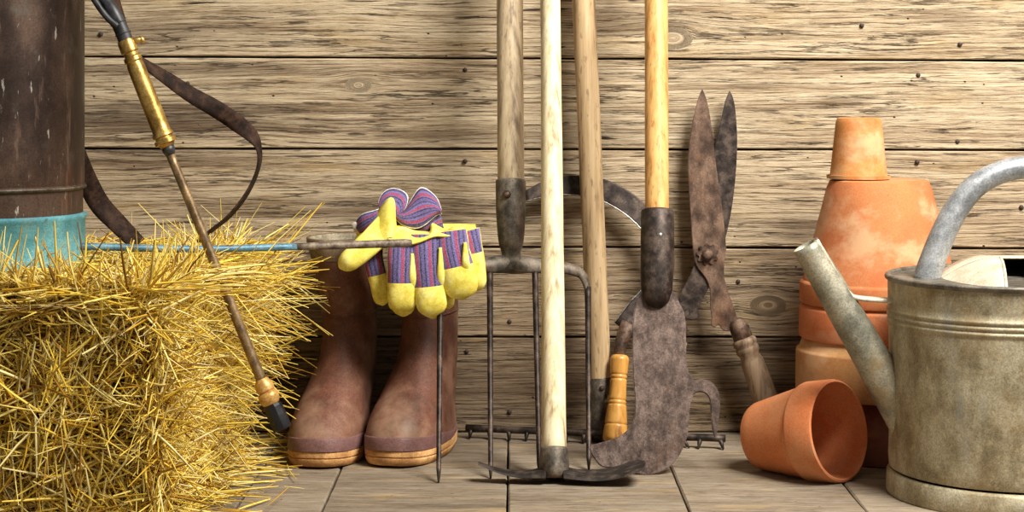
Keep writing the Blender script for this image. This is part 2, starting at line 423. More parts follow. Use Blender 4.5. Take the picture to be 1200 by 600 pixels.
# ------------------------------------------------------------------ garden fork
def place(f, pts): return [f(*p) for p in pts]
def fork():
    L0 = lean(0.255, 0.195)
    def f(px, py):
        b = L0(px, py)
        e = -(px - 604) * 0.00042
        if py > 330: e += 0.085 * min(1.2, (py - 330) / 230) ** 1.7
        return lean(0.255 + e, 0.195)(px, py)
    base = f(604, 556); base.z = 0
    t = thing('garden_fork', 'four tined garden fork with greyish worn handle leaning beside the boots', 'garden fork', base)
    mh = wood_handle('fork_handle_wood', (0.58, 0.46, 0.29), (0.40, 0.30, 0.18), (0.13, 0.085, 0.05), 1.0)
    top = f(597.5, 20); low = f(599, 240); dr = (top - low).normalized()
    pts = [low + dr * s for s in np.linspace(0, 0.93, 30)]
    obj('handle', tube(pts, 0.0197, 20, wob=0.03), mh, t)
    so = [(598.5, 211), (598.5, 213), (598.7, 250), (599, 275), (599, 287), (599, 296), (599, 306), (598.5, 318)]
    hw = [17.2, 17.8, 17.2, 15.6, 14.0, 11, 11.5, 20]
    pts = place(f, so)
    s = obj('socket', tube(pts, [h * 0.00126 for h in hw], 24, wob=0.03), M_forksteel, t)
    for k in range(len(s.data.vertices)):
        v = s.data.vertices[k].co
        z = v.z
        if z < (f(599, 290).z): v.y = (v.y + base.y - f(599, 306).y) * 0.55 + f(599, 306).y - base.y
    p = f(594, 227)
    obj('rivet', lathe([(0.0, 0.007), (0.0035, 0.006), (0.006, 0.002), (0.006, -0.004), (0, -0.004)], 10, axis_mat(p + Vector((0, -0.019, 0)), p + Vector((0.004, -0.06, 0.004)))), M_rust, s)
    # crown with sloping shoulders
    cr = spline(place(f, [(516, 338), (522, 322), (540, 314), (570, 311), (598, 309), (628, 311), (662, 314), (682, 322), (689, 340)]), 6)
    n = len(cr); rad = [0.0048 + 0.0075 * math.exp(-((i / (n - 1) - 0.5) / 0.26) ** 2) + 0.002 * abs(math.sin(3 * math.pi * i / (n - 1))) for i in range(n)]
    obj('crown', tube(cr, rad, 14, ell=0.6), M_forksteel, t)
    for (x0, x1, ye) in [(516, 514, 563), (574, 575, 560), (627, 632, 556), (689, 690, 549)]:
        pts = [f(x0 + (x1 - x0) * s, (336 if x0 in (516, 689) else 316) + (ye - (336 if x0 in (516, 689) else 316)) * s) for s in np.linspace(0, 1, 18)]
        dz = max(0.0005 - pts[-1].z, 0)
        pts[-1].z = 0.001
        obj('tine', tube(pts, [0.0048 - 0.0013 * s for s in np.linspace(0, 1, 17)] + [0.0014], 10), M_darksteel, t)
fork()

# ------------------------------------------------------------------ mattock
def mattock():
    f = lean(0.375, 0.285)
    base = f(648, 565); base.z = 0
    t = thing('mattock', 'two bladed mattock head down with pale cream straight handle', 'mattock', base)
    mh = wood_handle('mattock_handle_wood', (0.84, 0.74, 0.50), (0.70, 0.58, 0.35), (0.30, 0.20, 0.10), 5.0, streak=0.12)
    low = f(649.5, 545); dr = (f(645, 0) - low).normalized()
    pts = [low + dr * s for s in np.linspace(0, 1.22, 34)]
    obj('handle', tube(pts, [0.0172 - 0.0025 * min(1, s / 0.6) for s in np.linspace(0, 1.22, 34)], 20, ell=1.15, wob=0.02), mh, t)
    e = [low + dr * s for s in (-0.018, -0.014, 0.0, 0.020, 0.024)]
    obj('eye_socket', tube(e, [0.0165, 0.0205, 0.0205, 0.0188, 0.0180], 24, ell=1.25, wob=0.04), M_forksteel, t)
    c = low - dr * 0.006
    M_mat = surf('mattock_steel', [(0, (0.010, 0.008, 0.007)), (0.6, (0.028, 0.021, 0.017)), (1, (0.075, 0.055, 0.042))], scale=(60, 60, 60), rough=(0.5, 0.75), metal=0.4, bump=0.35)
    def blade(name, side, length, w0, w1, droop, rise, round_end):
        rings = []
        n = 16
        for i in range(n + 1):
            s = i / n
            x = c.x + side * (0.012 + length * s)
            wd = w0 + (w1 - w0) * s ** 0.9
            if round_end and s > 0.86: wd *= math.sqrt(max(0.0, 1 - ((s - 0.86) / 0.145) ** 2))
            if not round_end: wd = w0 + (w1 - w0) * s
            th = 0.0095 * (1 - s) + 0.0024 * s + 0.006 * max(0, 1 - s * 5)
            z = 0.013 - droop * math.sin(math.pi * min(1, s * 1.0)) + rise * s * s
            yc = c.y - 0.004
            rings.append([Vector((x, yc + wd / 2 * a, z + th / 2 * b)) for a, b in ((-1, -0.25), (-0.92, 1 * 0.6), (-0.5, 1), (0.5, 1), (0.92, 0.6), (1, -0.25), (0.5, -1), (-0.5, -1))])
        return obj(name, mesh_of(*rings_mesh(rings)), M_mat, t, sharp=40)
    blade('broad_blade', 1, 0.112, 0.050, 0.088, 0.006, 0.014, True)
    blade('narrow_blade', -1, 0.092, 0.050, 0.022, 0.004, 0.013, False)
mattock()

# ------------------------------------------------------------------ rake behind
def rake():
    f = lean(0.072, 0.035)
    base = f(701, 514); base.z = 0
    t = thing('garden_rake', 'iron toothed rake with tan handle, its head on floor against the wall', 'rake', base)
    mh = wood_handle('rake_handle_wood', (0.66, 0.48, 0.27), (0.50, 0.345, 0.18), (0.20, 0.125, 0.06), 8.0)
    low = f(704, 470); dr = (f(684, 0) - low).normalized()
    pts = [low + dr * s for s in np.linspace(0, 1.13, 34)]
    obj('handle', tube(pts, 0.0178, 20, wob=0.035), mh, t)
    so = [f(703.3, 441), f(703.2, 443), f(702.5, 470), f(701.5, 495), f(700, 508), f(699.5, 514), f(699, 518)]
    s = obj('socket', tube(so, [0.0172, 0.0186, 0.0184, 0.018, 0.0165, 0.0120, 0.004], 20, wob=0.05), M_forksteel, t)
    p = f(703, 453)
    obj('rivet', lathe([(0.0, 0.003), (0.003, 0.0024), (0.0042, 0), (0.0042, -0.003), (0, -0.003)], 10, axis_mat(p + Vector((0.002, -0.0180, 0)), p + Vector((0.002, -0.05, 0)))), M_rust, s)
    a, b = P(546, 513, 0.045), P(850, 528, 0.135)
    a.z = 0.016; b.z = 0.016
    bar = [a + (b - a) * q for q in np.linspace(0, 1, 24)]
    obj('head_bar', tube(bar, 0.0056, 8, wob=0.15), M_darksteel, t)
    for k in range(14):
        q = 0.02 + 0.96 * k / 13
        p = a + (b - a) * q
        d = Vector((0.004 + 0.008 * (k % 3 - 1), -0.010, -0.0148)) if k > 10 else Vector((0.002 * (k % 3 - 1), -0.009, -0.0148))
        obj('tooth', tube([p, p + d * 0.5, p + d], [0.0042, 0.0034, 0.0014], 7), M_darksteel, t)
    n1, n2 = f(700, 512), bar[12]
    obj('neck', tube(spline([n1, (n1 + n2) / 2 + Vector((0, -0.004, 0)), n2], 4), [0.009] * 8 + [0.006], 10), M_darksteel, t)
rake()

# ------------------------------------------------------------------ sickle
def arc_plate(f, outer, inner, thick, n=5):
    """blade between an outer and an inner pixel curve"""
    o = spline([(*p, 0) for p in outer], n); i = spline([(*p, 0) for p in inner], n)
    m_ = max(len(o), len(i))
    def rs(c, m_):
        return [tuple(np.array(c[int(math.floor(q))]) * (1 - q % 1) + np.array(c[min(len(c) - 1, int(math.floor(q)) + 1)]) * (q % 1)) for q in np.linspace(0, len(c) - 1.0001, m_)]
    o, i = rs(o, m_), rs(i, m_)
    rows = [[f(a[0] * (1 - q) + b[0] * q, a[1] * (1 - q) + b[1] * q) for q in (0, 0.06, 0.5, 0.92, 1)] for a, b in zip(o, i)]
    return sheet(rows, thick=thick), [r[-1] for r in rows], [r[0] for r in rows]
def sickle():
    f = lean(0.118, 0.24)
    base = f(722, 518); base.z = 0
    t = thing('sickle', 'curved dark sickle standing on its golden turned wooden grip', 'sickle', base)
    outer = [(615, 224), (640, 211), (667, 206), (700, 208), (727, 218), (753, 236), (775, 262), (788, 290), (790, 315), (783, 345), (768, 372), (744, 396)]
    inner = [(615, 236), (640, 230), (661, 228), (685, 230), (703, 234), (730, 249), (751, 268), (766, 292), (768, 312), (753, 338), (738, 354), (720, 378)]
    me, edge, back = arc_plate(f, outer, inner, 0.003)
    b = obj('blade', me, M_darksteel, t)
    obj('cutting_edge', tube([p + Vector((0, -0.001, 0)) for p in edge], 0.0011, 6), M_bright, b)
    tg = [f(738, 380), f(731, 392), f(727, 404), f(725, 420)]
    obj('tang', tube(tg, [0.014, 0.011, 0.0095, 0.0095], 14, ell=0.7), M_rust, t)
    g0, g1 = f(720.5, 518), f(726.5, 416)
    L = (g1 - g0).length
    def rr(s): return 0.0167 + 0.0022 * math.cos(s * 5.2) - 0.003 * s
    prof = [(0.0, 0.0), (0.0135, 0.0), (0.0175, 0.002)]
    for s in np.linspace(0.05, 0.955, 60):
        r = rr(s)
        if min(abs(s - q) for q in (0.20, 0.43, 0.475, 0.72, 0.765)) < 0.009: r -= 0.0012
        prof.append((r, s * L))
    prof += [(0.0125, L * 0.985), (0.010, L), (0, L)]
    mh = wood_handle('sickle_grip_wood', (0.68, 0.36, 0.085), (0.55, 0.26, 0.05), (0.28, 0.11, 0.02), 12.0, rough=0.38, streak=0.1)
    obj('grip', lathe(prof, 28, axis_mat(g0, g1)), mh, t, sharp=50)
sickle()

# ------------------------------------------------------------------ long handled billhook
def billhook():
    f = lean(0.325, 0.25)
    base = f(760, 556); base.z = 0
    t = thing('billhook', 'heavy rusty billhook slasher with hooked back and orange brown handle', 'billhook', base)
    mh = wood_handle('billhook_handle_wood', (0.72, 0.42, 0.15), (0.58, 0.30, 0.09), (0.28, 0.12, 0.03), 15.0, rough=0.45)
    low = f(770, 290); dr = (f(769, 0) - low).normalized()
    pts = [low + dr * s for s in np.linspace(0, 1.0, 30)]
    obj('handle', tube(pts, 0.0172, 20, wob=0.02), mh, t)
    so = [(770.5, 246), (770.5, 248), (770.5, 280), (770, 320), (769.5, 340), (769, 352), (768.5, 358), (768.5, 361)]
    hw = [18.0, 19.3, 19.6, 19.3, 18.2, 15.0, 9.5, 3.0]
    s = obj('socket', tube(place(f, so), [h * 0.00123 for h in hw], 26, wob=0.02), M_darksteel, t)
    p = f(772, 274)
    obj('rivet', lathe([(0.0, 0.0026), (0.003, 0.002), (0.0042, 0), (0.0042, -0.004), (0, -0.004)], 12, axis_mat(p + Vector((0, -0.0235, 0)), p + Vector((0, -0.06, 0)))), M_bright, s)
    out = [(754, 340), (747, 352), (742, 372), (741, 400), (742, 440), (744, 470), (743, 490), (736, 503), (724, 512), (706, 518), (693, 522), (691, 527), (697, 538), (706, 547), (724, 549), (745, 555), (762, 557), (779, 551), (792, 540), (801, 524), (806, 508), (808, 488), (809, 474), (813, 463), (820, 459), (828, 462), (832, 470), (833, 486), (835, 503), (838, 513), (841, 504), (843, 486), (844, 470), (841, 456), (834, 448), (824, 444), (814, 445), (809, 440), (805, 428), (804, 400), (803, 372), (796, 354), (786, 340)]
    sm = [(a[0], a[1]) for a in spline([(x, y, 0) for x, y in out + [out[0]]], 3)][:-1]
    obj('blade', plate([f(*q) for q in sm], 0.0065, 0.0012), M_billblade, t, sharp=35)
billhook()

# ------------------------------------------------------------------ shears
def shears():
    f = lean(0.062, 0.062)
    fb = lambda x, y: f(x, y, -0.0042)
    base = f(850, 505); base.z = 0
    t = thing('garden_shears', 'rusty open hedge shears with tips up leaning on board wall', 'shears', base)
    A = [(823, 104), (818, 116), (812, 140), (807.5, 170), (806.5, 200), (808, 235), (810, 265), (812, 290), (814, 306), (819, 316), (827, 326), (832, 340), (832, 358), (834, 372), (833, 380), (838, 384), (842, 380), (846, 386), (853, 388), (866, 384), (862, 366), (855, 346), (849, 326), (849, 308), (851, 292), (849, 265), (845, 235), (840, 200), (836, 165), (832, 135), (828, 116)]
    B = [(855, 106), (850, 118), (845, 140), (838, 172), (832, 210), (826, 255), (818, 290), (813, 312), (805, 330), (797, 346), (796, 356), (799, 366), (804, 373), (813, 375), (820, 371), (818, 362), (826, 346), (838, 322), (845, 300), (853, 268), (859, 235), (863, 195), (864, 160), (862, 130), (859, 114)]
    def sm(o, g): return [g(q[0], q[1]) for q in spline([(x, y, 0) for x, y in o + [o[0]]], 2)][:-1]
    m1 = surf('shear_rust', [(0, (0.05, 0.028, 0.018)), (0.5, (0.125, 0.075, 0.05)), (1, (0.22, 0.14, 0.095))], scale=(45, 45, 28), rough=(0.5, 0.72), metal=0.5, bump=0.4,
              layers=[((0.34, 0.29, 0.25), (60, 60, 30), 0.6, 0.74, 0.5), ((0.22, 0.10, 0.045), (26, 26, 22), 0.5, 0.72, 0.5)])
    obj('blade', plate(sm(A, f), 0.0038, 0.0009), m1, t, sharp=35)
    obj('blade', plate(sm(B, fb), 0.0038, 0.0009), M_darksteel, t, sharp=35)
    p = f(829, 298)
    star = []
    for k in range(36):
        a = 2 * math.pi * k / 36
        r = 0.0172 if (k % 4) in (1, 2) else 0.0138
        star.append(p + Vector((math.cos(a) * r, -0.003, math.sin(a) * r)))
    nut = obj('pivot_nut', plate(star, 0.003, 0.0005), M_rust, t, sharp=35)
    obj('pivot_bolt', lathe([(0, 0.009), (0.006, 0.0085), (0.0085, 0.006), (0.009, -0.002), (0, -0.002)], 8, axis_mat(p + Vector((0, -0.003, 0)), p + Vector((0, -0.05, 0)))), M_rust, nut)
    mh = wood_handle('shear_handle_wood', (0.34, 0.235, 0.145), (0.23, 0.15, 0.09), (0.085, 0.052, 0.03), 18.0, rough=0.6)
    for (q0, q1, ff, tang) in [((866, 383), (911, 520), f, (860, 372)), ((795, 383), (768, 505), fb, (800, 366))]:
        a, b = ff(*q0), ff(*q1)
        b.z = max(b.z, 0.016)
        L = (b - a).length
        prof = [(0, -0.012), (0.0085, -0.012), (0.010, -0.010), (0.0145, 0.0), (0.0155, 0.003), (0.0155, 0.018), (0.0140, 0.020)]
        obj('ferrule', lathe(prof + [(0, 0.020)], 20, axis_mat(a, b)), M_rust, t, sharp=50)
        pr = [(0, 0.016), (0.0150, 0.018), (0.0185, 0.022), (0.0190, 0.028), (0.0165, 0.031), (0.0182, 0.034), (0.0178, 0.041), (0.0148, 0.046)]
        for s in np.linspace(0.055, L - 0.012, 12): pr.append((0.0150 + 0.0045 * math.sin(math.pi * 0.6 * s / L), s))
        pr += [(0.0165, L - 0.004), (0.010, L), (0, L)]
        obj('handle', lathe(pr, 22, axis_mat(a, b)), mh, t)
shears()

# ------------------------------------------------------------------ terracotta pots
def terracotta(name, a, b, lime, moss, seed, scl=(16, 16, 16)):
    return surf(name, [(0, a), (1, b)], scale=scl, detail=8, rough=(0.75, 0.92), bump=0.25, bdist=0.0012, seed=seed, spec=0.3, grit=0.28,
                layers=[((0.66, 0.45, 0.26), (10, 10, 15), 0.46, 0.64, lime), ((0.50, 0.13, 0.04), (20, 20, 9), 0.5, 0.7, 0.45), ((0.45, 0.33, 0.12), (12, 12, 9), 0.52, 0.74, moss), ((0.16, 0.07, 0.035), (150, 150, 150), 0.66, 0.74, 0.5)])
def pot_profile(Rr, rb, h, rimh, th=0.0075, lip=0.005):
    """upright pot: rim at z=h, base at z=0; outer from base up, inner back down, drain hole"""
    ro = lambda z: rb + (Rr - lip - rb) * z / (h - rimh)
    hole = 0.20 * rb
    pr = [(hole, 0), (rb - 0.006, 0), (rb - 0.0015, 0.0015), (rb, 0.005)]
    for s in np.linspace(0.08, 1, 10): pr.append((ro(s * (h - rimh)), s * (h - rimh)))
    pr += [(Rr - 0.0015, h - rimh + 0.002), (Rr - 0.0005, h - rimh + 0.005), (Rr, h - 0.006), (Rr - 0.0012, h - 0.0015), (Rr - 0.004, h), (Rr - th, h - 0.0015)]
    for s in np.linspace(1, 0.0, 10): pr.append((max(hole, rb - th + (Rr - th - (rb - th)) * s), th + (h - th - 0.004) * s))
    pr += [(hole, th), (hole, 0)]
    return pr
def inverted_pot(label, X, t, z0, Rr, rb, h, rimh, mat, tiltv=(0, 0), group='stack of upturned pots'):
    M4 = Matrix.Translation((X, -t, z0 + h)) @ Matrix.Rotation(R(180), 4, 'X') @ Matrix.Identity(4)
    me = lathe(pot_profile(Rr, rb, h, rimh), 64, None, wob=0.006)
    o = obj('terracotta_pot', me, mat, None, sharp=45)
    me.transform(Matrix.Rotation(R(180), 4, 'X') @ Matrix.Translation((0, 0, -h)))
    o.location = (X, -t, z0); o.rotation_euler = (R(tiltv[0]), R(tiltv[1]), random.random() * 6)
    o['label'] = label; o['category'] = 'flower pot'
    return o
px_s = 2.835 / F
Xs = (1030 - 600) * px_s
M_p1 = terracotta('pot_dark_red', (0.18, 0.05, 0.03), (0.30, 0.085, 0.045), 0.12, 0.1, 1)
M_p2 = terracotta('pot_tan', (0.42, 0.195, 0.065), (0.52, 0.30, 0.13), 0.45, 0.6, 2)
M_p3 = terracotta('pot_red_orange', (0.46, 0.13, 0.045), (0.58, 0.20, 0.08), 0.3, 0.1, 3)
M_p4 = terracotta('pot_orange', (0.40, 0.12, 0.04), (0.52, 0.19, 0.07), 0.55, 0.1, 4, (10, 10, 10))
M_p5 = terracotta('pot_small_orange', (0.45, 0.14, 0.035), (0.58, 0.27, 0.08), 0.6, 0.3, 5, (14, 14, 20))
inverted_pot('dark red upturned clay pot at the bottom of the stack on the floor', Xs + 0.012, 0.165, 0.0, 0.119, 0.070, 0.185, 0.046, M_p1)
inverted_pot('mossy tan upturned clay pot with deep rim in the stack', Xs - 0.001, 0.165, 0.089, 0.121, 0.074, 0.178, 0.068, M_p2)
inverted_pot('red orange upturned clay pot, only its rim showing under the largest pot', Xs, 0.165, 0.171, 0.117, 0.070, 0.175, 0.048, M_p3)
inverted_pot('largest orange upturned clay pot with whitish bloom below the smallest pot', Xs, 0.165, 0.222, 0.1165, 0.0735, 0.182, 0.034, M_p4)
inverted_pot('small orange upturned clay pot topping the stack', (1006 - 600) * px_s, 0.165, 0.4045, 0.0468, 0.033, 0.091, 0.006, M_p5, (0, 0.5))

def tipped_pot():
    Rr, rb, h, rimh = 0.0705, 0.046, 0.138, 0.047
    dl = math.atan2(Rr - rb, h)
    me = lathe(pot_profile(Rr, rb, h, rimh, 0.0055), 64, None, wob=0.004)
    m_ = terracotta('pot_bright', (0.60, 0.18, 0.06), (0.68, 0.25, 0.10), 0.22, 0.08, 7)
    o = obj('terracotta_pot', me, m_, None, sharp=45)
    # axis along heading, rising by dl from the base end
    hd = R(-43)                                    # heading of the mouth in plan, from +X towards the viewer
    ax = Vector((math.cos(hd) * math.cos(dl), math.sin(hd) * math.cos(dl), math.sin(dl)))
    q = ax.to_track_quat('Z', 'Y')
    o.rotation_mode = 'QUATERNION'; o.rotation_quaternion = q
    mouth = P(984, 504, 0.368)
    base_c = mouth - ax * h
    base_c.z = rb * math.cos(dl) + 0.0003
    o.location = base_c
    o['label'] = 'clean bright orange clay pot lying on its side on the floor'; o['category'] = 'flower pot'
tipped_pot()

# ------------------------------------------------------------------ watering can
def watering_can():
    cx, ct = 0.667, 0.444; r = 0.163; hz = 0.287
    base = Vector((cx, -ct, 0))
    t = thing('watering_can', 'large galvanised watering can with grey tube handle and stained sides', 'watering can', base)
    M_can = surf('galvanised_patina', [(0, (0.22, 0.18, 0.105)), (0.45, (0.37, 0.32, 0.205)), (1, (0.52, 0.47, 0.34))], scale=(22, 22, 14), detail=8, rough=(0.42, 0.68), metal=0.35, bump=0.35, rgh=0.7,
                 layers=[((0.33, 0.20, 0.075), (14, 14, 7), 0.5, 0.72, 0.5), ((0.32, 0.33, 0.31), (30, 30, 6), 0.54, 0.72, 0.55), ((0.58, 0.46, 0.25), (120, 120, 110), 0.56, 0.68, 0.45), ((0.10, 0.075, 0.045), (80, 80, 60), 0.62, 0.74, 0.5)])
    M_rim = surf('can_rim_metal', [(0, (0.10, 0.09, 0.075)), (1, (0.24, 0.215, 0.175))], scale=(60, 60, 60), rough=(0.45, 0.65), metal=0.5, bump=0.25)
    M_hand = surf('zinc_handle', [(0, (0.20, 0.215, 0.23)), (0.5, (0.33, 0.345, 0.36)), (1, (0.46, 0.475, 0.485))], scale=(26, 26, 26), detail=7, rough=(0.38, 0.6), metal=0.5, bump=0.25,
                  layers=[((0.05, 0.048, 0.05), (14, 14, 14), 0.6, 0.72, 0.6)])
    M_cream = surf('can_hood_paint', [(0, (0.50, 0.43, 0.31)), (1, (0.66, 0.59, 0.46))], scale=(30, 30, 30), rough=(0.5, 0.7), metal=0.2, bump=0.15)
    T = Matrix.Translation(base)
    pr = [(0, 0.034), (r - 0.002, 0.034), (r - 0.001, 0.036), (r, 0.05)]
    for z in np.linspace(0.06, 0.222, 12): pr.append((r + 0.0005 * math.sin(z * 60), z))
    for k in range(3):
        z = 0.226 + k * 0.0075
        pr += [(r, z), (r + 0.0022, z + 0.0018), (r + 0.0026, z + 0.0034), (r + 0.0022, z + 0.0050), (r, z + 0.0068)]
    pr += [(r + 0.0005, 0.255), (r + 0.001, hz - 0.004), (r - 0.001, hz - 0.004), (r - 0.0015, hz - 0.008), (r - 0.002, 0.05), (0, 0.045)]
    body = obj('body', lathe(pr, 96, T, wob=0.004), M_can, t, sharp=60)
    obj('base_ring', lathe([(r - 0.006, 0.001), (r + 0.002, 0.0), (r + 0.0035, 0.003), (r + 0.0025, 0.027), (r - 0.001, 0.031), (r - 0.006, 0.031), (r - 0.006, 0.001)], 96, T), M_can, t, sharp=60)
    M_in_shade = surf('can_inside_shade', [(0, (0.012, 0.009, 0.006)), (1, (0.04, 0.028, 0.018))], rough=(0.8, 0.95), bump=0.2)  # dark rust, with the shade inside the opening put into the near-black colour
    obj('inner_wall_shade', lathe([(r - 0.0024, hz - 0.016), (r - 0.003, hz - 0.02), (r - 0.003, 0.05), (0, 0.047)], 72, T), M_in_shade, t)
    tor = [(r + 0.001 + 0.0042 * math.cos(a), hz + 0.0042 * math.sin(a)) for a in np.linspace(0, 2 * math.pi, 11)]
    obj('rim', lathe(tor, 96, T), M_rim, body)
    # recessed top plate over the spout half, open behind the hood
    M_top = surf('can_top_stained', [(0, (0.13, 0.105, 0.07)), (1, (0.28, 0.235, 0.16))], scale=(30, 30, 30), rough=(0.4, 0.7), metal=0.35, bump=0.2, layers=[((0.45, 0.32, 0.08), (22, 22, 22), 0.55, 0.72, 0.5)])
    zt = hz - 0.012; ri = r - 0.0028
    xcut = 0.042
    a0 = math.acos(-xcut / ri)
    for sg in (1, -1):
        top = [base + Vector((sg * ri * math.cos(a), ri * math.sin(a), zt)) for a in np.linspace(a0, 2 * math.pi - a0, 48)]
        obj('top_plate', plate(top, 0.002, 0, normal=(0, 0, 1)), M_top, t)
    # filler hood: low dome across the top, open at the front in the middle
    def hp_(x, q, dz=0.0):
        wy = min(math.sqrt(max(ri * ri - x * x, 0.0)) * 0.995, 0.055 + 0.115 * min(1, (0.108 - abs(x)) / 0.064))
        k_ = min(1.0, (0.108 - abs(x)) / 0.075); hh = 0.001 + 0.036 * (1 - (1 - k_) ** 1.5)
        return base + Vector((x, q * wy, zt + 0.001 + hh * (1 - abs(q) ** 2.6) + dz))
    back = [[hp_(x, q) for q in np.linspace(0, 1, 14)] for x in np.linspace(-0.108, 0.108, 30)]
    hood = obj('hood', sheet(back, thick=0.002), M_cream, t)
    shade_rows = [[hp_(x, q * 0.97, -0.0028) for q in np.linspace(0.03, 1, 14)] for x in np.linspace(-0.100, 0.100, 26)]
    obj('hood_shade_sheet', sheet(shade_rows, thick=0.001), M_in_shade, hood)  # added near-black sheet: painted shade under the hood, no real lining
    for sg in (-1, 1):
        rows = [[hp_(sg * (0.108 - sv * (0.108 - (0.017 - 0.030 * q))), q) for q in np.linspace(-1, 0, 14)] for sv in np.linspace(0, 1, 14)]
        obj('hood_front', sheet(rows, thick=0.002), M_cream, hood)
        obj('hood_lip', tube([p + Vector((0, 0, 0.0005)) for p in rows[-1]], 0.0021, 8), M_cream, hood)
    # spout
    g = lambda x, y: P(x, y, ct)
    ax = spline([g(944, 287), g(968, 328), g(1005, 391), g(1042, 455), g(1078, 517)], 6)
    n = len(ax); rad = [0.0185 + 0.0105 * (i / (n - 1)) ** 1.1 for i in range(n)]
    fr = frames(ax); rings = []
    for (p, (tt, u, v), rr) in zip(ax, fr, rad): rings.append([p + u * math.cos(2 * math.pi * j / 32) * rr + v * math.sin(2 * math.pi * j / 32) * rr for j in range(32)])
    inner = [[p + (q - p) * 0.9 for q in rg] for p, rg in zip(ax, rings)][::-1]
    V, Fc = rings_mesh(inner + rings, False, False)
    M_sp = surf('spout_patina', [(0, (0.17, 0.165, 0.125)), (0.5, (0.30, 0.285, 0.215)), (1, (0.44, 0.40, 0.30))], scale=(24, 24, 24), detail=7, rough=(0.35, 0.6), metal=0.45, bump=0.25,
                layers=[((0.42, 0.26, 0.09), (18, 18, 18), 0.54, 0.7, 0.7)])
    sp_ = obj('spout', mesh_of(V, Fc), M_sp, t)
    # brace: strap down the upper side of the spout, then across to the can
    pts = [g(956, 281), g(972, 309), g(988, 335), g(996, 345), g(1005, 349), g(1025, 351), g(1048, 352.5)]
    cl = spline(pts, 5)
    rows = [[p + Vector((0, -0.011, 0)), p + Vector((0, -0.004, 0)), p + Vector((0, 0.004, 0)), p + Vector((0, 0.011, 0))] for p in cl]
    obj('brace', sheet(rows, thick=0.0055), M_cream, t)
    # handle
    hp = [g(1085, 330), g(1092, 308), g(1104, 277), g(1120, 246), g(1142, 219), g(1170, 203), g(1200, 196), g(1240, 196), g(1290, 208), g(1330, 240), g(1352, 290), g(1356, 340), g(1340, 400), g(1326, 430)]
    cl = spline(hp, 6)
    obj('handle', tube(cl, [0.0178 - 0.0025 * min(1, i / 30) for i in range(len(cl))], 24, wob=0.02), M_hand, t)
    obj('handle_collar', lathe([(0.017, 0.012), (0.020, 0.008), (0.027, 0.002), (0.028, 0.0), (0.015, 0.0)], 28, Matrix.Translation(Vector((g(1088, 330).x, -ct, zt)))), M_top, t)
watering_can()

# ------------------------------------------------------------------ boots
M_rub = surf('boot_rubber', [(0, (0.085, 0.034, 0.022)), (0.5, (0.138, 0.053, 0.032)), (1, (0.195, 0.085, 0.052))], scale=(14, 14, 14), detail=9, rough=(0.5, 0.72), rgh=0.7, spec=0.35, bump=0.25,
             layers=[((0.36, 0.235, 0.15), (11, 11, 10), 0.47, 0.72, 0.5), ((0.40, 0.27, 0.18), (160, 160, 160), 0.66, 0.76, 0.4), ((0.07, 0.028, 0.018), (22, 22, 22), 0.56, 0.74, 0.4)])
M_sole = surf('boot_sole', [(0, (0.36, 0.17, 0.055)), (0.5, (0.55, 0.29, 0.10)), (1, (0.64, 0.37, 0.15))], scale=(30, 30, 30), rough=(0.6, 0.8), bump=0.3, layers=[((0.16, 0.08, 0.035), (45, 45, 60), 0.56, 0.72, 0.5)])
M_band = surf('boot_band', [(0, (0.13, 0.06, 0.054)), (1, (0.19, 0.095, 0.085))], scale=(25, 25, 25), rough=(0.5, 0.65), bump=0.15)
M_lining = surf('boot_lining', [(0, (0.20, 0.165, 0.105)), (1, (0.36, 0.31, 0.22))], scale=(60, 60, 60), rough=(0.85, 0.95), bump=0.3)
M_cuffb = surf('boot_top_worn', [(0, (0.11, 0.075, 0.045)), (1, (0.21, 0.15, 0.09))], scale=(40, 40, 40), rough=(0.6, 0.8), bump=0.3)
BL = [(0.020, 0, 0.262, 0.0500, 0), (0.030, 0, 0.266, 0.0515, 0), (0.045, 0, 0.266, 0.0510, 0), (0.060, 0.002, 0.258, 0.0490, 0), (0.074, 0.004, 0.241, 0.0470, 0.001), (0.088, 0.006, 0.217, 0.0450, 0.003),
      (0.104, 0.008, 0.192, 0.0425, 0.006), (0.122, 0.009, 0.170, 0.0400, 0.009), (0.142, 0.009, 0.154, 0.0380, 0.011), (0.168, 0.007, 0.142, 0.0370, 0.012), (0.20, 0.004, 0.135, 0.0370, 0.010),
      (0.232, 0.001, 0.132, 0.0380, 0.006), (0.262, -0.001, 0.132, 0.0390, 0.001), (0.290, -0.003, 0.134, 0.0405, -0.004), (0.312, -0.005, 0.136, 0.0420, -0.008)]
def outline(heel, toe, wd, n=48, e=2.3, foot=0.0):
    o = []
    for j in range(n):
        a = 2 * math.pi * j / n
        s, c = math.sin(a), math.cos(a)
        x = math.copysign(abs(s) ** (2 / e), s); y = math.copysign(abs(c) ** (2 / e), c)
        wloc = wd * (1 - foot * 0.22 * max(0, -y) - foot * 0.05 * max(0, y) + foot * 0.03 * math.sin(2 * y))
        o.append((x * wloc * 1.06, (heel + toe) / 2 + y * (toe - heel) / 2))
    return o
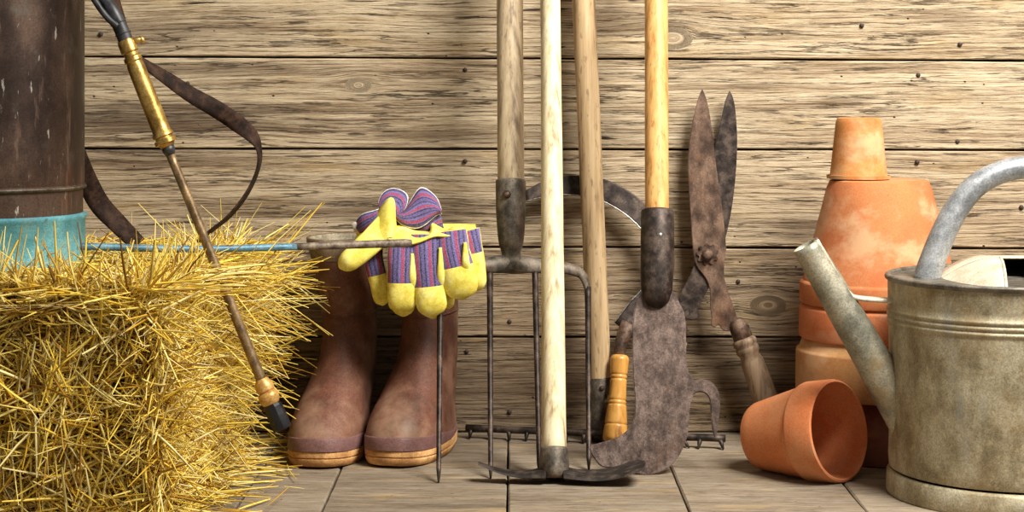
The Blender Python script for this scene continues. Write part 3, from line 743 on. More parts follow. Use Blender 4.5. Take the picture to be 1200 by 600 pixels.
def boot(label, heel, ang, lean_x, rnd):
    t = thing('rubber_boot', label, 'boot', heel, 'pair of brown rubber boots')
    ca, sa = math.cos(ang), math.sin(ang)
    def W(x, y, z, xo=0.0):
        x += xo * lean_x
        return Vector((heel[0] + x * ca - y * sa, heel[1] - y * ca - x * sa, z))
    lv = BL
    Ls = spline([tuple(l) for l in lv], 3)
    rings = []
    for (z, h0, t0, wd, xo) in Ls:
        ft = max(0.0, min(1.0, (0.13 - z) / 0.08))
        ring = []
        for (x, y) in outline(h0, t0, wd, 48, 2.15 + 0.6 * ft, ft):
            q = 1 + 0.012 * mnoise.noise((x * 25 + rnd, y * 25, z * 22)) + (0.024 * math.sin(z * 170 + 6 * y * 10) * math.exp(-((z - 0.125) / 0.028) ** 2))
            # a toe that falls away towards its tip
            zz = z
            if z > 0.028 and ft > 0:
                zz = z - 0.012 * ft * max(0, (y - 0.20) / 0.066) ** 2 * min(1, (z - 0.028) / 0.02)
            ring.append(W(x * q, y, zz, xo))
        rings.append(ring)
    zt, h0, t0, wd, xo = lv[-1]
    inn = []
    for dz, sh in ((0.0022, 0.0015), (0.0015, 0.004), (-0.004, 0.005), (-0.05, 0.005), (-0.12, 0.005), (-0.16, 0.01)):
        z = zt + dz
        l = min(lv, key=lambda q: abs(q[0] - z)) if dz < -0.02 else lv[-1]
        inn.append([W(x, y, z, l[4]) for x, y in outline(l[1] + sh, l[2] - sh, l[3] - sh, 48, 2.15)])
    V, Fc = rings_mesh(rings + inn, True, True)
    nr = len(rings); mats = []
    for k in range(len(Fc)): mats.append(1 if k // 48 >= nr and k < (nr + len(inn) - 1) * 48 else 0)
    up = obj('upper', mesh_of(V, Fc, None, mats), [M_rub, M_lining], t)
    # worn top hem
    hem = []
    for z, g in ((zt - 0.030, 0.0006), (zt - 0.028, 0.0016), (zt - 0.004, 0.0018), (zt + 0.0026, 0.0012), (zt + 0.0026, -0.003), (zt - 0.004, -0.0035)):
        l = spline([tuple(q) for q in lv[-3:]], 12)
        l = min(l, key=lambda q: abs(q[0] - z))
        hem.append([W(x, y, z - (0.004 * mnoise.noise((x * 60, y * 60, rnd)) if g == 0.0006 else 0), l[4]) for x, y in outline(l[1] - g, l[2] + g, l[3] + g, 48, 2.15)])
    obj('top_hem', mesh_of(*rings_mesh(hem, False, False)), M_cuffb, up)
    # ankle seam
    sm = [q for q in Ls if abs(q[0] - 0.206) < 0.006][0]
    ring = [W(x, y, sm[0] + 0.004 * math.cos(3.14 * (y - 0.06) / 0.14), sm[4]) for x, y in outline(sm[1] - 0.0006, sm[2] + 0.0006, sm[3] + 0.0006, 48, 2.15)]
    obj('shaft_seam', tube(ring + [ring[0]], 0.0013, 6, caps=False), M_rub, up)
    sl = []
    for z, g in ((0.0, -0.005), (0.0012, 0.000), (0.009, 0.0028), (0.0108, 0.0026), (0.0116, 0.0010), (0.0126, 0.0010), (0.0134, 0.0030), (0.0205, 0.0032), (0.0222, 0.0020), (0.0225, -0.003)):
        ring = []
        for x, y in outline(-g, 0.262 + g, 0.050 + g, 64, 2.75, 1.0):
            lift = 0.004 * max(0, (y - 0.19) / 0.075) ** 2
            ring.append(W(x, y, z + lift * (1 if z > 0.0005 else 1)))
        sl.append(ring)
    obj('sole', mesh_of(*rings_mesh(sl)), M_sole, t, sharp=60)
    bd = []
    for z, g in ((0.021, -0.002), (0.0222, 0.0022), (0.028, 0.0024), (0.039, 0.0020), (0.0405, 0.0012), (0.041, -0.002)):
        ring = []
        for x, y in outline(-g, 0.265 + g, 0.0510 + g, 64, 2.75, 1.0):
            lift = 0.004 * max(0, (y - 0.19) / 0.075) ** 2
            zz = z + lift - (0.010 * max(0.0, min(1.0, (0.19 - y) / 0.08)) if z > 0.03 else 0)
            ring.append(W(x, y, zz))
        bd.append(ring)
    obj('foxing_band', mesh_of(*rings_mesh(bd, False, False)), M_band, t, sharp=60)
    return W
boot('brown rubber boot with empty open top beside the straw', (-0.247, -0.030, 0), R(7), 1.0, 1.0)
W2 = boot('brown rubber boot with work gloves draped over its top', (-0.112, -0.028, 0), R(14), 0.5, 4.0)

# ------------------------------------------------------------------ gloves
def stripe_mat(name, period, seed):
    m = NT(name)
    uv = m.n('ShaderNodeUVMap').outputs[0]
    sp = m.n('ShaderNodeSeparateXYZ', i={0: uv})
    u = m.math('ADD', sp.outputs[0], m.math('MULTIPLY', m.noise(m.obj((60, 60, 60), (seed, 0, 0)), 1, 2), 0.12))
    fr = m.math('FRACT', m.math('DIVIDE', u, period))
    A, B, Rd, N = (0.085, 0.06, 0.21), (0.14, 0.105, 0.29), (0.32, 0.02, 0.06), (0.01, 0.01, 0.035)
    col = m.ramp(fr, [(0.0, A), (0.10, N), (0.21, A), (0.29, B), (0.40, A), (0.46, Rd), (0.68, B), (0.74, N), (0.88, A)], 'CONSTANT')
    wv = m.noise(m.obj((700, 700, 700)), 1, 2)
    col = m.mix(0.22, col, m.ramp(wv, [(0.35, (0.03, 0.03, 0.06)), (0.65, (0.5, 0.45, 0.58))]))
    m.base(col, 0.9, 0.0); m.put(m.b.inputs['Specular IOR Level'], 0.15)
    m.bump(wv, 0.3, 0.0008)
    return m.m
M_str = stripe_mat('glove_stripes', 15.0, 1)
M_yel = surf('yellow_leather', [(0, (0.66, 0.53, 0.07)), (0.5, (0.83, 0.71, 0.13)), (1, (0.90, 0.80, 0.25))], scale=(45, 45, 45), detail=6, rough=(0.75, 0.9), bump=0.4, bdist=0.0015, spec=0.2, grit=0.25,
             layers=[((0.42, 0.30, 0.06), (60, 60, 60), 0.56, 0.74, 0.5)])
M_hem = surf('white_hem', [(0, (0.62, 0.56, 0.52)), (1, (0.80, 0.76, 0.73))], scale=(200, 200, 200), rough=(0.85, 0.95), bump=0.3)
def flat_tube(path, hw, hd, seg=20, split=None, power=2.4):
    """finger: px path [(px,py,t)], half widths (px), half depths (m); faces before `split` and facing front are striped"""
    n = len(path); pts = [P(*p) for p in path]
    rings, uvs = [], []
    for i in range(n):
        tx = path[min(i + 1, n - 1)][0] - path[max(i - 1, 0)][0]; ty = path[min(i + 1, n - 1)][1] - path[max(i - 1, 0)][1]
        l = math.hypot(tx, ty) or 1
        sx, sz = ty / l, tx / l            # image perpendicular, as world x / z
        k = (D - path[i][2]) / F
        ring = []
        for j in range(seg):
            a = 2 * math.pi * j / seg
            c, s = math.cos(a), math.sin(a)
            c = math.copysign(abs(c) ** (2 / power), c); s = math.copysign(abs(s) ** (2 / power), s)
            q = 1 + 0.06 * mnoise.noise((path[i][0] * 0.07, path[i][1] * 0.07, j * 0.4))
            ring.append(pts[i] + Vector((sx * c * hw[i] * k, -s * hd[i], sz * c * hw[i] * k)) * q)
            uvs.append((c * hw[i] + path[0][0], path[i][1]))
        rings.append(ring)
    V, Fc = rings_mesh(rings)
    mats = []
    for k_ in range(len(Fc)):
        i, j = k_ // seg, k_ % seg
        front = 1 <= j <= seg // 2 - 2
        mats.append(0 if (split is not None and i < split and front and i < n - 1) else 1)
    return mesh_of(V, Fc, uvs, mats)
def finger(name, parent, pts, wpx, dep, stripe, n=22, tip=0.16):
    sp = spline(pts, max(2, n // (len(pts) - 1)))
    sp = [tuple(q) for q in sp]; m_ = len(sp)
    hw, hd = [], []
    for i in range(m_):
        s = i / (m_ - 1)
        e = 1.0 if s < 1 - tip else math.sqrt(max(0.02, 1 - ((s - (1 - tip)) / tip) ** 2))
        wi = wpx[0] + (wpx[1] - wpx[0]) * s
        hw.append(wi * e); hd.append(dep * (0.8 + 0.35 * math.sin(math.pi * s)) * e)
    spl = None if stripe is None else max(1, int(stripe * m_))
    return obj(name, flat_tube(sp, hw, hd, 20, spl), [M_str, M_yel], parent)
def px_sheet(name, parent, top, bot, mat, rows=8, thick=0.0022, bulge=0.0, n=5, uvmode='x', mat_extra=None):
    a, b = spline(top, n), spline(bot, n)
    m_ = max(len(a), len(b))
    def rs(c): return [np.array(c[int(q)]) * (1 - q % 1) + np.array(c[min(len(c) - 1, int(q) + 1)]) * (q % 1) for q in np.linspace(0, len(c) - 1.0001, m_)]
    a, b = rs(a), rs(b)
    R_, U_ = [], []
    for i in range(rows + 1):
        s = i / rows
        rr, uu = [], []
        for p, q in zip(a, b):
            v = p * (1 - s) + q * s
            rr.append(P(v[0], v[1], v[2] + bulge * math.sin(math.pi * s)))
            uu.append((v[0], v[1]) if uvmode == 'x' else (s * uvmode, v[0]))
        R_.append(rr); U_.append(uu)
    return obj(name, sheet(R_, U_, thick), mat, parent), R_[0], R_[-1]

def gloves():
    gp = 'pair of striped work gloves'
    # glove underneath: thumb to the left, cuff opening left and up
    b = thing('work_glove', 'yellow and striped work glove underneath, thumb pointing towards the straw', 'glove', P(455, 300, 0.20), gp)
    finger('thumb', b, [(458, 262, 0.225), (436, 282, 0.25), (414, 302, 0.262), (397.5, 314, 0.262)], (17, 11), 0.012, None, tip=0.25)
    px_sheet('palm', b, [(418, 270, 0.19), (436, 258, 0.215), (452, 236, 0.225), (461, 234, 0.225), (463, 258, 0.21)], [(420, 300, 0.225), (436, 292, 0.245), (450, 288, 0.25), (458, 285, 0.25), (466, 284, 0.235)], M_yel, bulge=0.01, thick=0.003)
    finger('finger', b, [(437, 284, 0.215), (438, 305, 0.228), (445, 335, 0.236), (449, 358, 0.236)], (12, 10.5), 0.009, 0.52)
    finger('finger', b, [(470, 290, 0.232), (472, 330, 0.243), (473, 371, 0.243)], (15, 13.5), 0.008, None)
    finger('finger', b, [(504, 290, 0.232), (506, 330, 0.243), (507, 373.5, 0.243)], (15, 14), 0.008, None)
    finger('finger', b, [(527, 300, 0.205), (527, 335, 0.205), (526, 362, 0.205)], (8, 6), 0.007, None)
    c1, e1, _ = px_sheet('cuff', b, [(415, 264, 0.20), (424, 252, 0.215), (440, 247, 0.22), (444.5, 244, 0.215), (444.5, 236, 0.205), (450, 226, 0.195), (460, 221.5, 0.19), (472, 224.5, 0.195), (477.5, 232, 0.205), (473, 246, 0.215), (464, 252, 0.22)],
                          [(422, 273, 0.215), (428, 272, 0.222), (436, 264, 0.228), (442, 258, 0.228), (448, 252, 0.224), (452, 246, 0.222), (457, 244, 0.222), (462, 248, 0.222), (464, 254, 0.222), (464, 258, 0.222), (462, 260, 0.222)], M_str, uvmode=30.0, bulge=0.004)
    obj('hem', tube(e1, 0.0014, 6), M_hem, c1)
    c3, e3, _ = px_sheet('cuff_end', b, [(412, 262, 0.205), (416, 260, 0.208), (420, 262, 0.21)], [(416, 272, 0.207), (419, 272, 0.21), (422, 272, 0.212)], M_hem, rows=3)
    # glove on top: fingers hang down over the boot
    a = thing('work_glove', 'yellow and striped work glove on top, fingers hanging down over the boot', 'glove', P(505, 300, 0.20), gp)
    finger('hand', a, [(503, 262, 0.185), (503, 272, 0.212), (505, 282, 0.230), (507, 294, 0.236), (508, 303, 0.238)], (56, 50), 0.012, None, tip=0.4)
    finger('finger', a, [(472, 278, 0.250), (471, 308, 0.262), (470.5, 340, 0.266), (473, 367, 0.262)], (17.5, 16.5), 0.0115, 0.56)
    finger('finger', a, [(500, 274, 0.250), (501, 305, 0.262), (504, 340, 0.268), (508, 371, 0.266)], (18.5, 18), 0.0115, 0.62)
    finger('finger', a, [(529, 270, 0.248), (532, 293, 0.262), (538, 320, 0.270), (542, 351, 0.266)], (18, 20), 0.012, 0.55)
    finger('finger', a, [(548, 270, 0.240), (553, 290, 0.250), (558, 315, 0.252), (560.5, 341, 0.250)], (14, 10), 0.011, 0.42)
    # yellow gussets between the fingers
    for (x, y0, y1, tt) in [(483.5, 297, 350, 0.272), (516.5, 290, 350, 0.274), (545.5, 284, 328, 0.279)]:
        finger('gusset', a, [(x - 0.5, y0, tt - 0.006), (x, (y0 + y1) / 2, tt), (x + 0.5, y1, tt - 0.012)], (2.0, 7.5), 0.0055, None, tip=0.15)
    px_sheet('knuckle_strap', a, [(455, 262, 0.205), (463, 264, 0.22), (474, 265, 0.225), (486, 270, 0.226), (498, 272, 0.226), (505, 271, 0.224), (506, 261, 0.215), (514, 266, 0.215), (524, 270, 0.213), (531, 267, 0.21), (540, 269, 0.21), (552, 275, 0.205)],
             [(455, 286, 0.262), (463, 286, 0.266), (474, 287, 0.268), (484, 286, 0.268), (494, 283, 0.268), (503, 279, 0.266), (511, 277, 0.264), (518, 277, 0.263), (526, 277, 0.262), (534, 278, 0.26), (544, 277, 0.256), (556, 277, 0.245)], M_yel, bulge=0.008, thick=0.003)
    c2, e2, l2 = px_sheet('cuff', a, [(473, 250, 0.205), (478, 242, 0.205), (484, 232, 0.20), (491, 222, 0.195), (497, 221, 0.195), (505, 226, 0.20), (512, 234, 0.205), (516.5, 246, 0.21)],
                          [(462, 254, 0.222), (470, 262, 0.23), (479, 266, 0.232), (489, 267, 0.232), (498, 263, 0.232), (505, 257, 0.23), (511, 252, 0.226), (517, 250, 0.222)], M_str, uvmode=46.0, bulge=0.012)
    obj('hem', tube(e2, 0.0017, 6), M_hem, c2)
    obj('hem', tube(l2, 0.0012, 6), M_hem, c2)
    px_sheet('cuff_lower_edge', a, [(463, 256, 0.215), (480, 266, 0.224), (492, 267, 0.225), (504, 259, 0.224), (516, 251, 0.218)], [(466, 266, 0.21), (482, 272, 0.218), (496, 274, 0.22), (508, 270, 0.218), (520, 268, 0.21)], M_str, uvmode=20.0)
gloves()

# ------------------------------------------------------------------ straw bale
def straws(Pc, Dr, L, Rd, bend, colr):
    """numpy: strands as three sided prisms with five rings"""
    n = len(Pc); K = 5
    Dr = Dr / np.linalg.norm(Dr, axis=1)[:, None]
    ref = rng.normal(size=(n, 3)); U = np.cross(Dr, ref); U /= np.linalg.norm(U, axis=1)[:, None]
    Wv = np.cross(Dr, U)
    V = np.zeros((n, K, 3, 3))
    for k in range(K):
        s = k / (K - 1) - 0.5
        c = Pc + Dr * (s * L)[:, None] + bend * ((s * s - 0.08) * L)[:, None]
        tp = 1.0 if 0 < k < K - 1 else 0.55
        for j in range(3):
            a = 2 * math.pi * j / 3
            V[:, k, j] = c + (U * math.cos(a) * 1.25 + Wv * math.sin(a) * 0.8) * (Rd * tp)[:, None]
    V = V.reshape(-1, 3)
    tmpl = []
    for k in range(K - 1):
        for j in range(3):
            tmpl.append((k * 3 + j, k * 3 + (j + 1) % 3, (k + 1) * 3 + (j + 1) % 3, (k + 1) * 3 + j))
    Fq = (np.array(tmpl)[None] + (np.arange(n) * K * 3)[:, None, None]).reshape(-1, 4)
    me = bpy.data.meshes.new('straw')
    me.vertices.add(len(V)); me.vertices.foreach_set('co', V.ravel())
    me.loops.add(Fq.size); me.loops.foreach_set('vertex_index', Fq.ravel().astype(np.int32))
    me.polygons.add(len(Fq)); me.polygons.foreach_set('loop_start', np.arange(0, Fq.size, 4).astype(np.int32))
    me.polygons.foreach_set('loop_total', np.full(len(Fq), 4, np.int32))
    me.update(calc_edges=True)
    at = me.color_attributes.new('straw_colour', 'FLOAT_COLOR', 'POINT')
    cc = np.concatenate([np.repeat(colr, K * 3, axis=0), np.ones((n * K * 3, 1))], axis=1)
    at.data.foreach_set('color', cc.ravel())
    me.polygons.foreach_set('use_smooth', np.ones(len(Fq), bool))
    return me
mS = NT('golden_straw')
ca = mS.n('ShaderNodeVertexColor', layer_name='straw_colour').outputs[0]
mS.base(ca, 0.45, 0.0); mS.put(mS.b.inputs['Specular IOR Level'], 0.4)
M_straw = mS.m
PAL = np.array([(0.84, 0.58, 0.07), (0.90, 0.66, 0.11), (0.93, 0.74, 0.22), (0.66, 0.38, 0.03), (0.42, 0.21, 0.02), (0.92, 0.76, 0.32), (0.20, 0.09, 0.012), (0.72, 0.52, 0.10)])
PW = np.array([0.20, 0.2, 0.19, 0.12, 0.07, 0.13, 0.05, 0.05])
def pal(n): return PAL[rng.choice(len(PAL), n, p=PW / PW.sum())] * rng.uniform(0.8, 1.12, (n, 1))
def rnd(n, a, b): return rng.uniform(a, b, n)
BX0, BX1, BF, BB, BZ = -1.15, -0.425, 0.74, 0.09, 0.298
bale = thing('straw_bale', 'ragged golden straw bale carrying the metal sprayer', 'straw bale', (-0.75, -0.42, 0))
def core():
    bm = bmesh.new(); bmesh.ops.create_cube(bm, size=1)
    bmesh.ops.subdivide_edges(bm, edges=bm.edges, cuts=18, use_grid_fill=True)
    for v in bm.verts:
        q = Vector((BX0 + 0.02 + (v.co.x + 0.5) * (BX1 - BX0 - 0.055), -BF + 0.035 + (v.co.y + 0.5) * (BF - BB - 0.06), 0.002 + (v.co.z + 0.5) * (BZ - 0.028)))
        nz = mnoise.noise_vector(q * 14) * 0.012
        if q.z < 0.01: nz.z = 0
        v.co = q + nz
    me = bpy.data.meshes.new('core'); bm.to_mesh(me); bm.free(); return me
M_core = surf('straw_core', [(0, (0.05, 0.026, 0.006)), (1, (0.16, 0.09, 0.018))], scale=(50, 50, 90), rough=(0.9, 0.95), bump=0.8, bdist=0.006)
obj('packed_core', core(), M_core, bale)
parts = []
def add(Pc, Dr, L, Rd, bd, colr): parts.append((Pc, Dr, L, Rd, bd, colr))
# front face
n = 9500
x = rnd(n, BX0, BX1 + 0.01); z = rnd(n, 0.0, BZ + 0.005); dep = np.abs(rng.normal(0, 0.02, n)) - 0.012
bul = 0.014 * np.sin(x * 23 + 1) + 0.012 * np.sin(z * 40 + x * 9) - 0.055 * np.exp(-((x + 0.452) / 0.016) ** 2) * (z < 0.255) * (z > 0.05)
ang = np.where(rng.random(n) < 0.42, rng.normal(math.pi / 2, 0.45, n), rng.normal(0.0, 0.6, n))
add(np.stack([x, -BF + dep - bul * 0.6, z], 1), np.stack([np.cos(ang), rng.normal(0, 0.28, n), np.sin(ang)], 1), rnd(n, 0.035, 0.17), rnd(n, 0.0006, 0.0019), rng.normal(0, 0.16, (n, 3)), pal(n))
# top
n = 6500
x = rnd(n, BX0, BX1 + 0.02); y = -rnd(n, BB, BF + 0.02); dep = np.abs(rng.normal(0, 0.012, n)) - 0.007
ang = rng.normal(0.0, 0.75, n)
add(np.stack([x, y, BZ - dep + 0.006 * np.sin(x * 31) * np.sin(y * 27)], 1), np.stack([np.cos(ang), np.sin(ang), rng.normal(0, 0.09, n)], 1), rnd(n, 0.05, 0.22), rnd(n, 0.0006, 0.0019), rng.normal(0, 0.12, (n, 3)), pal(n))
# right side, matted
n = 5600
y = -rnd(n, BB, BF + 0.01); z = rnd(n, 0.0, BZ); dep = np.abs(rng.normal(0, 0.022, n)) - 0.015
ang = rng.normal(0.3, 0.9, n)
add(np.stack([BX1 - dep, y, z], 1), np.stack([rng.normal(0.15, 0.35, n), np.cos(ang), np.sin(ang)], 1), rnd(n, 0.04, 0.16), rnd(n, 0.0007, 0.0015), rng.normal(0, 0.2, (n, 3)), pal(n))
# right side, loose ends reaching out
n = 1050
t_ = rnd(n, BB + 0.02, 0.46); z = np.clip(rng.beta(2.2, 1.3, n) * BZ, 0.02, BZ); L = rnd(n, 0.09, 0.24) * (0.55 + 0.6 * z / BZ)
dr = np.stack([np.abs(rng.normal(0.9, 0.25, n)), rng.normal(-0.05, 0.45, n), rng.normal(0.05, 0.48, n)], 1)
add(np.stack([BX1 - 0.03 + rnd(n, 0, 0.6) * L * 0.75, -t_, z], 1), dr, L, rnd(n, 0.0006, 0.0014), np.stack([rng.normal(0, 0.1, n), rng.normal(0, 0.1, n), rng.normal(-0.12, 0.14, n)], 1), pal(n))
n = 420
t_ = rnd(n, 0.46, 0.74); z = rnd(n, 0.02, BZ); L = rnd(n, 0.04, 0.11)
add(np.stack([BX1 + rnd(n, 0, 0.02), -t_, z], 1), np.stack([np.abs(rng.normal(0.7, 0.3, n)), rng.normal(0, 0.4, n), rng.normal(-0.2, 0.6, n)], 1), L, rnd(n, 0.0006, 0.0013), rng.normal(0, 0.15, (n, 3)), pal(n))
# ends standing up from the top edge
n = 420
add(np.stack([rnd(n, BX0, BX1), -rnd(n, BB, BF), np.full(n, BZ + 0.012)], 1), np.stack([rng.normal(0, 0.7, n), rng.normal(0, 0.5, n), np.abs(rng.normal(0.5, 0.25, n))], 1), rnd(n, 0.03, 0.10), rnd(n, 0.0006, 0.0012), rng.normal(0, 0.15, (n, 3)), pal(n))
cat = [np.concatenate([p[k] for p in parts]) for k in range(6)]
cat[0][:, 2] = np.maximum(cat[0][:, 2], 0.006)
me = straws(*cat)
co = np.empty(len(me.vertices) * 3); me.vertices.foreach_get('co', co); co = co.reshape(-1, 3)
co[:, 2] = np.maximum(co[:, 2], 0.0012); co[:, 1] = np.minimum(co[:, 1], -0.004); me.vertices.foreach_set('co', co.ravel())
so = obj('loose_straw', me, M_straw, bale); so['kind'] = 'stuff'
# fallen straw on the floor
n = 210
x = BX1 + np.abs(rng.normal(0, 0.055, n)); t_ = rnd(n, 0.06, 0.75)
ang = rng.normal(0.1, 0.7, n)
me = straws(np.stack([x, -t_, rnd(n, 0.0018, 0.016)], 1), np.stack([np.cos(ang), np.sin(ang), rng.normal(0, 0.02, n)], 1), rnd(n, 0.03, 0.13), rnd(n, 0.0006, 0.0013), rng.normal(0, 0.1, (n, 3)) * np.array([1, 1, 0.1]), pal(n))
co = np.empty(len(me.vertices) * 3); me.vertices.foreach_get('co', co); co = co.reshape(-1, 3)
co[:, 2] = np.maximum(co[:, 2], 0.0006); co[:, 1] = np.minimum(co[:, 1], -0.004); me.vertices.foreach_set('co', co.ravel())
fs = obj('fallen_straw', me, M_straw)
fs['kind'] = 'stuff'; fs['label'] = 'loose straw fallen on the floor planks beside the bale'; fs['category'] = 'straw'

# ------------------------------------------------------------------ sprayer: tank, lever, hose, lance, straps
def sprayer():
    tx, tt, tr = -0.699, 0.45, 0.1285
    z0 = 0.306
    t = thing('backpack_sprayer', 'old brown metal tank sprayer with blue base and brass lance on straw', 'sprayer', (tx, -tt, z0))
    T = Matrix.Translation((tx, -tt, 0))
    M_tank = surf('tank_brown', [(0, (0.022, 0.013, 0.010)), (0.5, (0.056, 0.033, 0.024)), (1, (0.105, 0.064, 0.044))], scale=(12, 12, 7), detail=8, rough=(0.33, 0.55), metal=0.55, bump=0.12,
                  layers=[((0.15, 0.05, 0.025), (14, 14, 5), 0.56, 0.75, 0.5), ((0.50, 0.46, 0.40), (110, 110, 26), 0.645, 0.70, 0.8), ((0.20, 0.13, 0.09), (60, 60, 9), 0.56, 0.66, 0.5), ((0.12, 0.125, 0.10), (22, 22, 22), 0.56, 0.74, 0.45)])
    M_blue = surf('blue_paint', [(0, (0.075, 0.27, 0.32)), (0.5, (0.12, 0.37, 0.43)), (1, (0.19, 0.47, 0.52))], scale=(24, 24, 24), detail=7, rough=(0.45, 0.65), metal=0.1, bump=0.25,
                  layers=[((0.10, 0.055, 0.03), (34, 34, 34), 0.6, 0.68, 0.85), ((0.22, 0.33, 0.30), (18, 18, 18), 0.52, 0.7, 0.4)])
    M_brass = surf('old_brass', [(0, (0.30, 0.175, 0.045)), (0.5, (0.50, 0.32, 0.09)), (1, (0.66, 0.46, 0.16))], scale=(45, 45, 30), rough=(0.28, 0.5), metal=0.85, bump=0.15,
                   layers=[((0.13, 0.09, 0.05), (50, 50, 50), 0.56, 0.74, 0.6)])
    M_tubeb = surf('lance_brass_dull', [(0, (0.13, 0.085, 0.045)), (1, (0.34, 0.23, 0.12))], scale=(60, 60, 40), rough=(0.35, 0.55), metal=0.6, bump=0.2)
    M_hose = surf('black_hose', [(0, (0.012, 0.012, 0.014)), (1, (0.04, 0.04, 0.045))], scale=(60, 60, 60), rough=(0.35, 0.55), bump=0.2)
    M_leath = surf('strap_leather', [(0, (0.010, 0.006, 0.004)), (0.5, (0.026, 0.013, 0.009)), (1, (0.055, 0.030, 0.019))], scale=(60, 60, 60), rough=(0.65, 0.85), spec=0.15, bump=0.35, layers=[((0.09, 0.05, 0.03), (120, 120, 120), 0.6, 0.72, 0.5)])
    zb = lambda py: H - (py - HOR) * (D - tt) / F
    zbl = zb(252); zr = zb(219)
    pr = [(0, zbl), (tr - 0.002, zbl), (tr - 0.002, zr - 0.004), (tr + 0.0015, zr - 0.002), (tr + 0.0024, zr), (tr + 0.0015, zr + 0.002), (tr - 0.001, zr + 0.004)]
    for z in np.linspace(zr + 0.01, 0.80, 12): pr.append((tr, z))
    pr += [(tr + 0.002, 0.803), (tr, 0.807), (tr - 0.012, 0.825), (tr - 0.04, 0.845), (0.05, 0.855), (0.048, 0.875), (0.056, 0.876), (0.056, 0.893), (0.03, 0.90), (0, 0.90)]
    tank = obj('tank', lathe(pr, 72, T), M_tank, t, sharp=50)
    obj('tank_bead', lathe([(tr + 0.0005 + 0.0022 * math.cos(a), zr + 0.0022 * math.sin(a)) for a in np.linspace(0, 2 * math.pi, 9)], 72, T), M_forksteel, tank)
    obj('base_band', lathe([(0, z0 - 0.008), (tr + 0.0005, z0 - 0.008), (tr + 0.0012, z0 + 0.01), (tr + 0.0012, zbl - 0.005), (tr + 0.0035, zbl - 0.003), (tr + 0.0035, zbl + 0.001), (tr - 0.001, zbl + 0.003), (0, zbl + 0.003)], 72, T), M_blue, t, sharp=50)
    # pump lever: blue bar, bare at its end
    a = P(104, 289, 0.46); m1 = P(350, 289, 0.36); e = P(482, 284.5, 0.31)
    pts = spline([P(60, 290, 0.47), a, P(230, 292, 0.41), m1], 6)
    M_lev = surf('lever_blue_paint', [(0, (0.07, 0.17, 0.24)), (0.5, (0.11, 0.25, 0.34)), (1, (0.19, 0.35, 0.42))], scale=(40, 40, 40), rough=(0.4, 0.6), metal=0.2, bump=0.2, layers=[((0.10, 0.06, 0.04), (60, 60, 60), 0.57, 0.68, 0.75)])
    M_bar = surf('lever_bare_end', [(0, (0.07, 0.05, 0.038)), (0.5, (0.17, 0.13, 0.095)), (1, (0.28, 0.225, 0.17))], scale=(70, 70, 70), rough=(0.5, 0.75), metal=0.35, bump=0.6)
    lv = obj('pump_lever', tube(pts, 0.0050, 12), M_lev, t)
    obj('bare_lever_end', tube([m1 + (e - m1) * s for s in np.linspace(-0.02, 1, 20)], [0.0052 + 0.0006 * s for s in np.linspace(0, 1, 19)] + [0.0048], 14, wob=0.05), M_bar, lv)
    # lance
    q = lambda x, y, o=0.0: P(x, y, 0.50 + o)
    p0, p1, p2, p3, p4 = q(147, 47), q(196.5, 172), q(199, 180), q(308, 449), q(331, 503)
    L = (p1 - p0).length; k = 0.00111
    pr = [(0, 0), (9.5 * k, 0), (10.5 * k, 0.003), (10.5 * k, 0.016), (8.5 * k, 0.018), (8.5 * k, 0.022), (10.5 * k, 0.024), (10.8 * k, 0.029), (9.4 * k, 0.031)]
    for s in np.linspace(0.25, 0.86, 8): pr.append(((10.2 + 0.8 * s) * k, s * L))
    pr += [(12.5 * k, 0.875 * L), (12.8 * k, 0.90 * L), (10.5 * k, 0.91 * L), (10.5 * k, 0.925 * L), (13.0 * k, 0.93 * L), (13.2 * k, 0.965 * L), (10 * k, 0.97 * L), (8 * k, L), (0, L)]
    hd = obj('brass_handle', lathe(pr, 28, axis_mat(p0, p1)), M_brass, t, sharp=40)
    v0 = q(152, 50)
    obj('valve_tap', tube([v0, q(160, 47), q(168, 46)], [0.006, 0.0042, 0.0036], 10), M_brass, hd)
    obj('tap_wing', tube([q(163, 43), q(166, 46), q(169, 51)], [0.002, 0.0042, 0.002], 10), M_brass, hd)
    obj('connector', tube([p1 + (p2 - p1) * s for s in (-0.3, 0.6, 1.2)], [0.0085, 0.0085, 0.006], 12), M_hose, hd)
    ln = spline([p2, q(227, 248), q(262, 335), q(290, 405), p3], 5)
    n = len(ln)
    obj('lance_tube', tube(ln, [0.0058 + 0.0012 * i / n for i in range(n)], 14), M_tubeb, t)
    ax = (p4 - p3).normalized()
    nz = obj('nozzle_fitting', lathe([(0, -0.006), (0.0075, -0.006), (0.0105, -0.001), (0.0125, 0.004), (0.0120, 0.010), (0.0098, 0.012), (0.0125, 0.014), (0.0138, 0.018), (0.0132, 0.025), (0.0105, 0.029), (0, 0.029)], 24, axis_mat(p3, p4)),
             surf('nozzle_brass', [(0, (0.50, 0.27, 0.07)), (1, (0.72, 0.46, 0.17))], scale=(60, 60, 60), rough=(0.35, 0.5), metal=0.4, bump=0.1), t, sharp=40)
    Ln = (p4 - p3).length
    ang = [(0, 0.027), (0.009, 0.027), (0.0125, 0.033), (0.0132, 0.045), (0.0130, Ln - 0.002), (0.0115, Ln), (0.004, Ln - 0.001), (0, Ln - 0.004)]
    M_blk = surf('black_nozzle', [(0, (0.008, 0.008, 0.010)), (1, (0.022, 0.022, 0.026))], rough=(0.25, 0.4), metal=0.2, bump=0.1)
    cap = obj('nozzle_cap', lathe(ang, 9, axis_mat(p3, p4)), M_blk, t, sharp=20)
    cap.data.polygons.foreach_set('use_smooth', [False] * len(cap.data.polygons))
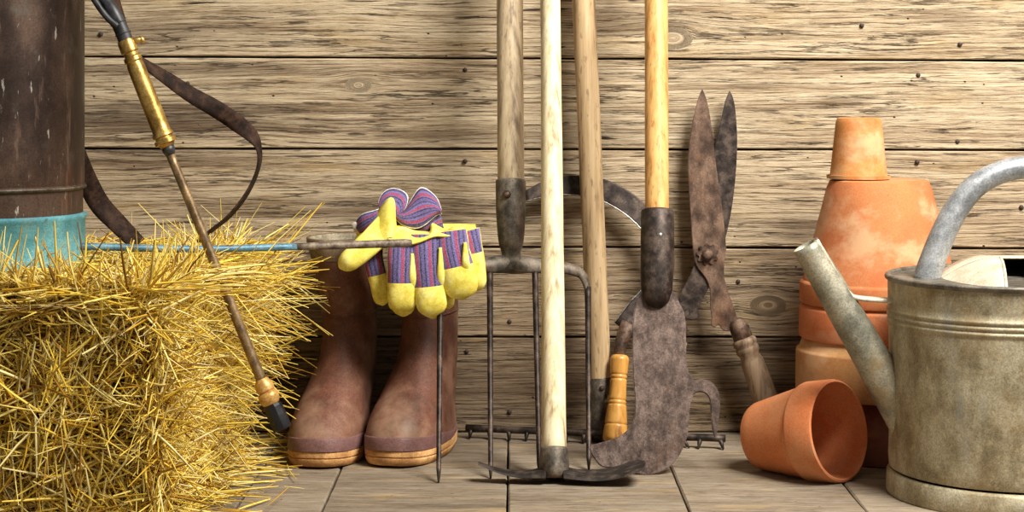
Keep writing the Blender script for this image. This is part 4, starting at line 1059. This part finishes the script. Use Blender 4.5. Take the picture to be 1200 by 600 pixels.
    # hose with a thinner line bound to it
    hs = spline([q(149, 52), q(142, 34), q(132, 14), q(120, -4, -0.01), q(108, -30, -0.03), q(92, -62, -0.05), q(60, -105, -0.07), Vector((tx + 0.06, -tt - 0.05, 0.83)), Vector((tx + 0.04, -tt - 0.02, 0.846))], 6)
    ho = obj('hose', tube(hs, [0.0098] * len(hs), 16), M_hose, t)
    for i in (1, 4, 8): obj('hose_binding', tube([hs[i], hs[i] + (hs[i + 1] - hs[i]) * 0.45], 0.0108, 16), M_hose, ho)
    hs2 = spline([q(138, 31, 0.012), q(127, 22, 0.012), q(114, 5, 0.01), q(98, -22, 0), q(80, -60, -0.03), Vector((tx + 0.07, -tt - 0.06, 0.80))], 6)
    obj('thin_line', tube(hs2, 0.0042, 10), M_hose, ho)
    # leather strap
    def ribbon(name, spec, W, mat, thick=0.003):
        sp = spline(spec, 6); rows = []
        for i, (x, y, tt_, wv) in enumerate(sp):
            tx_ = sp[min(i + 1, len(sp) - 1)][0] - sp[max(i - 1, 0)][0]; ty_ = sp[min(i + 1, len(sp) - 1)][1] - sp[max(i - 1, 0)][1]
            l = math.hypot(tx_, ty_); k_ = (D - tt_) / F
            wi = min(abs(wv) * k_, W); dp = math.sqrt(max(W * W - wi * wi, 0))
            wvec = Vector((ty_ / l * wi, dp, tx_ / l * wi)) * 0.5
            c = P(x, y, tt_)
            rows.append([c - wvec, c - wvec * 0.33, c + wvec * 0.33, c + wvec])
        return obj(name, sheet(rows, thick=thick), mat, t)
    ribbon('strap', [(118, -60, 0.47, 6), (135, 0, 0.46, 6), (150, 48, 0.45, 5), (160, 66, 0.44, 5), (172, 76, 0.43, 8), (196, 92, 0.41, 13), (224, 111, 0.39, 17), (252, 127, 0.37, 20), (276, 143, 0.35, 20), (294, 158, 0.335, 14), (303, 173, 0.33, 4), (304, 190, 0.33, 1.5), (298, 210, 0.33, 1.5), (286, 232, 0.34, 2.5), (268, 254, 0.345, 3), (248, 270, 0.35, 3), (232, 284, 0.36, 4)], 0.024, M_leath, 0.0018)
    ribbon('lower_strap', [(88, 175, 0.40, 16), (100, 207, 0.36, 20), (116, 238, 0.335, 21), (138, 262, 0.33, 18), (162, 286, 0.34, 14)], 0.030, M_leath)
sprayer()
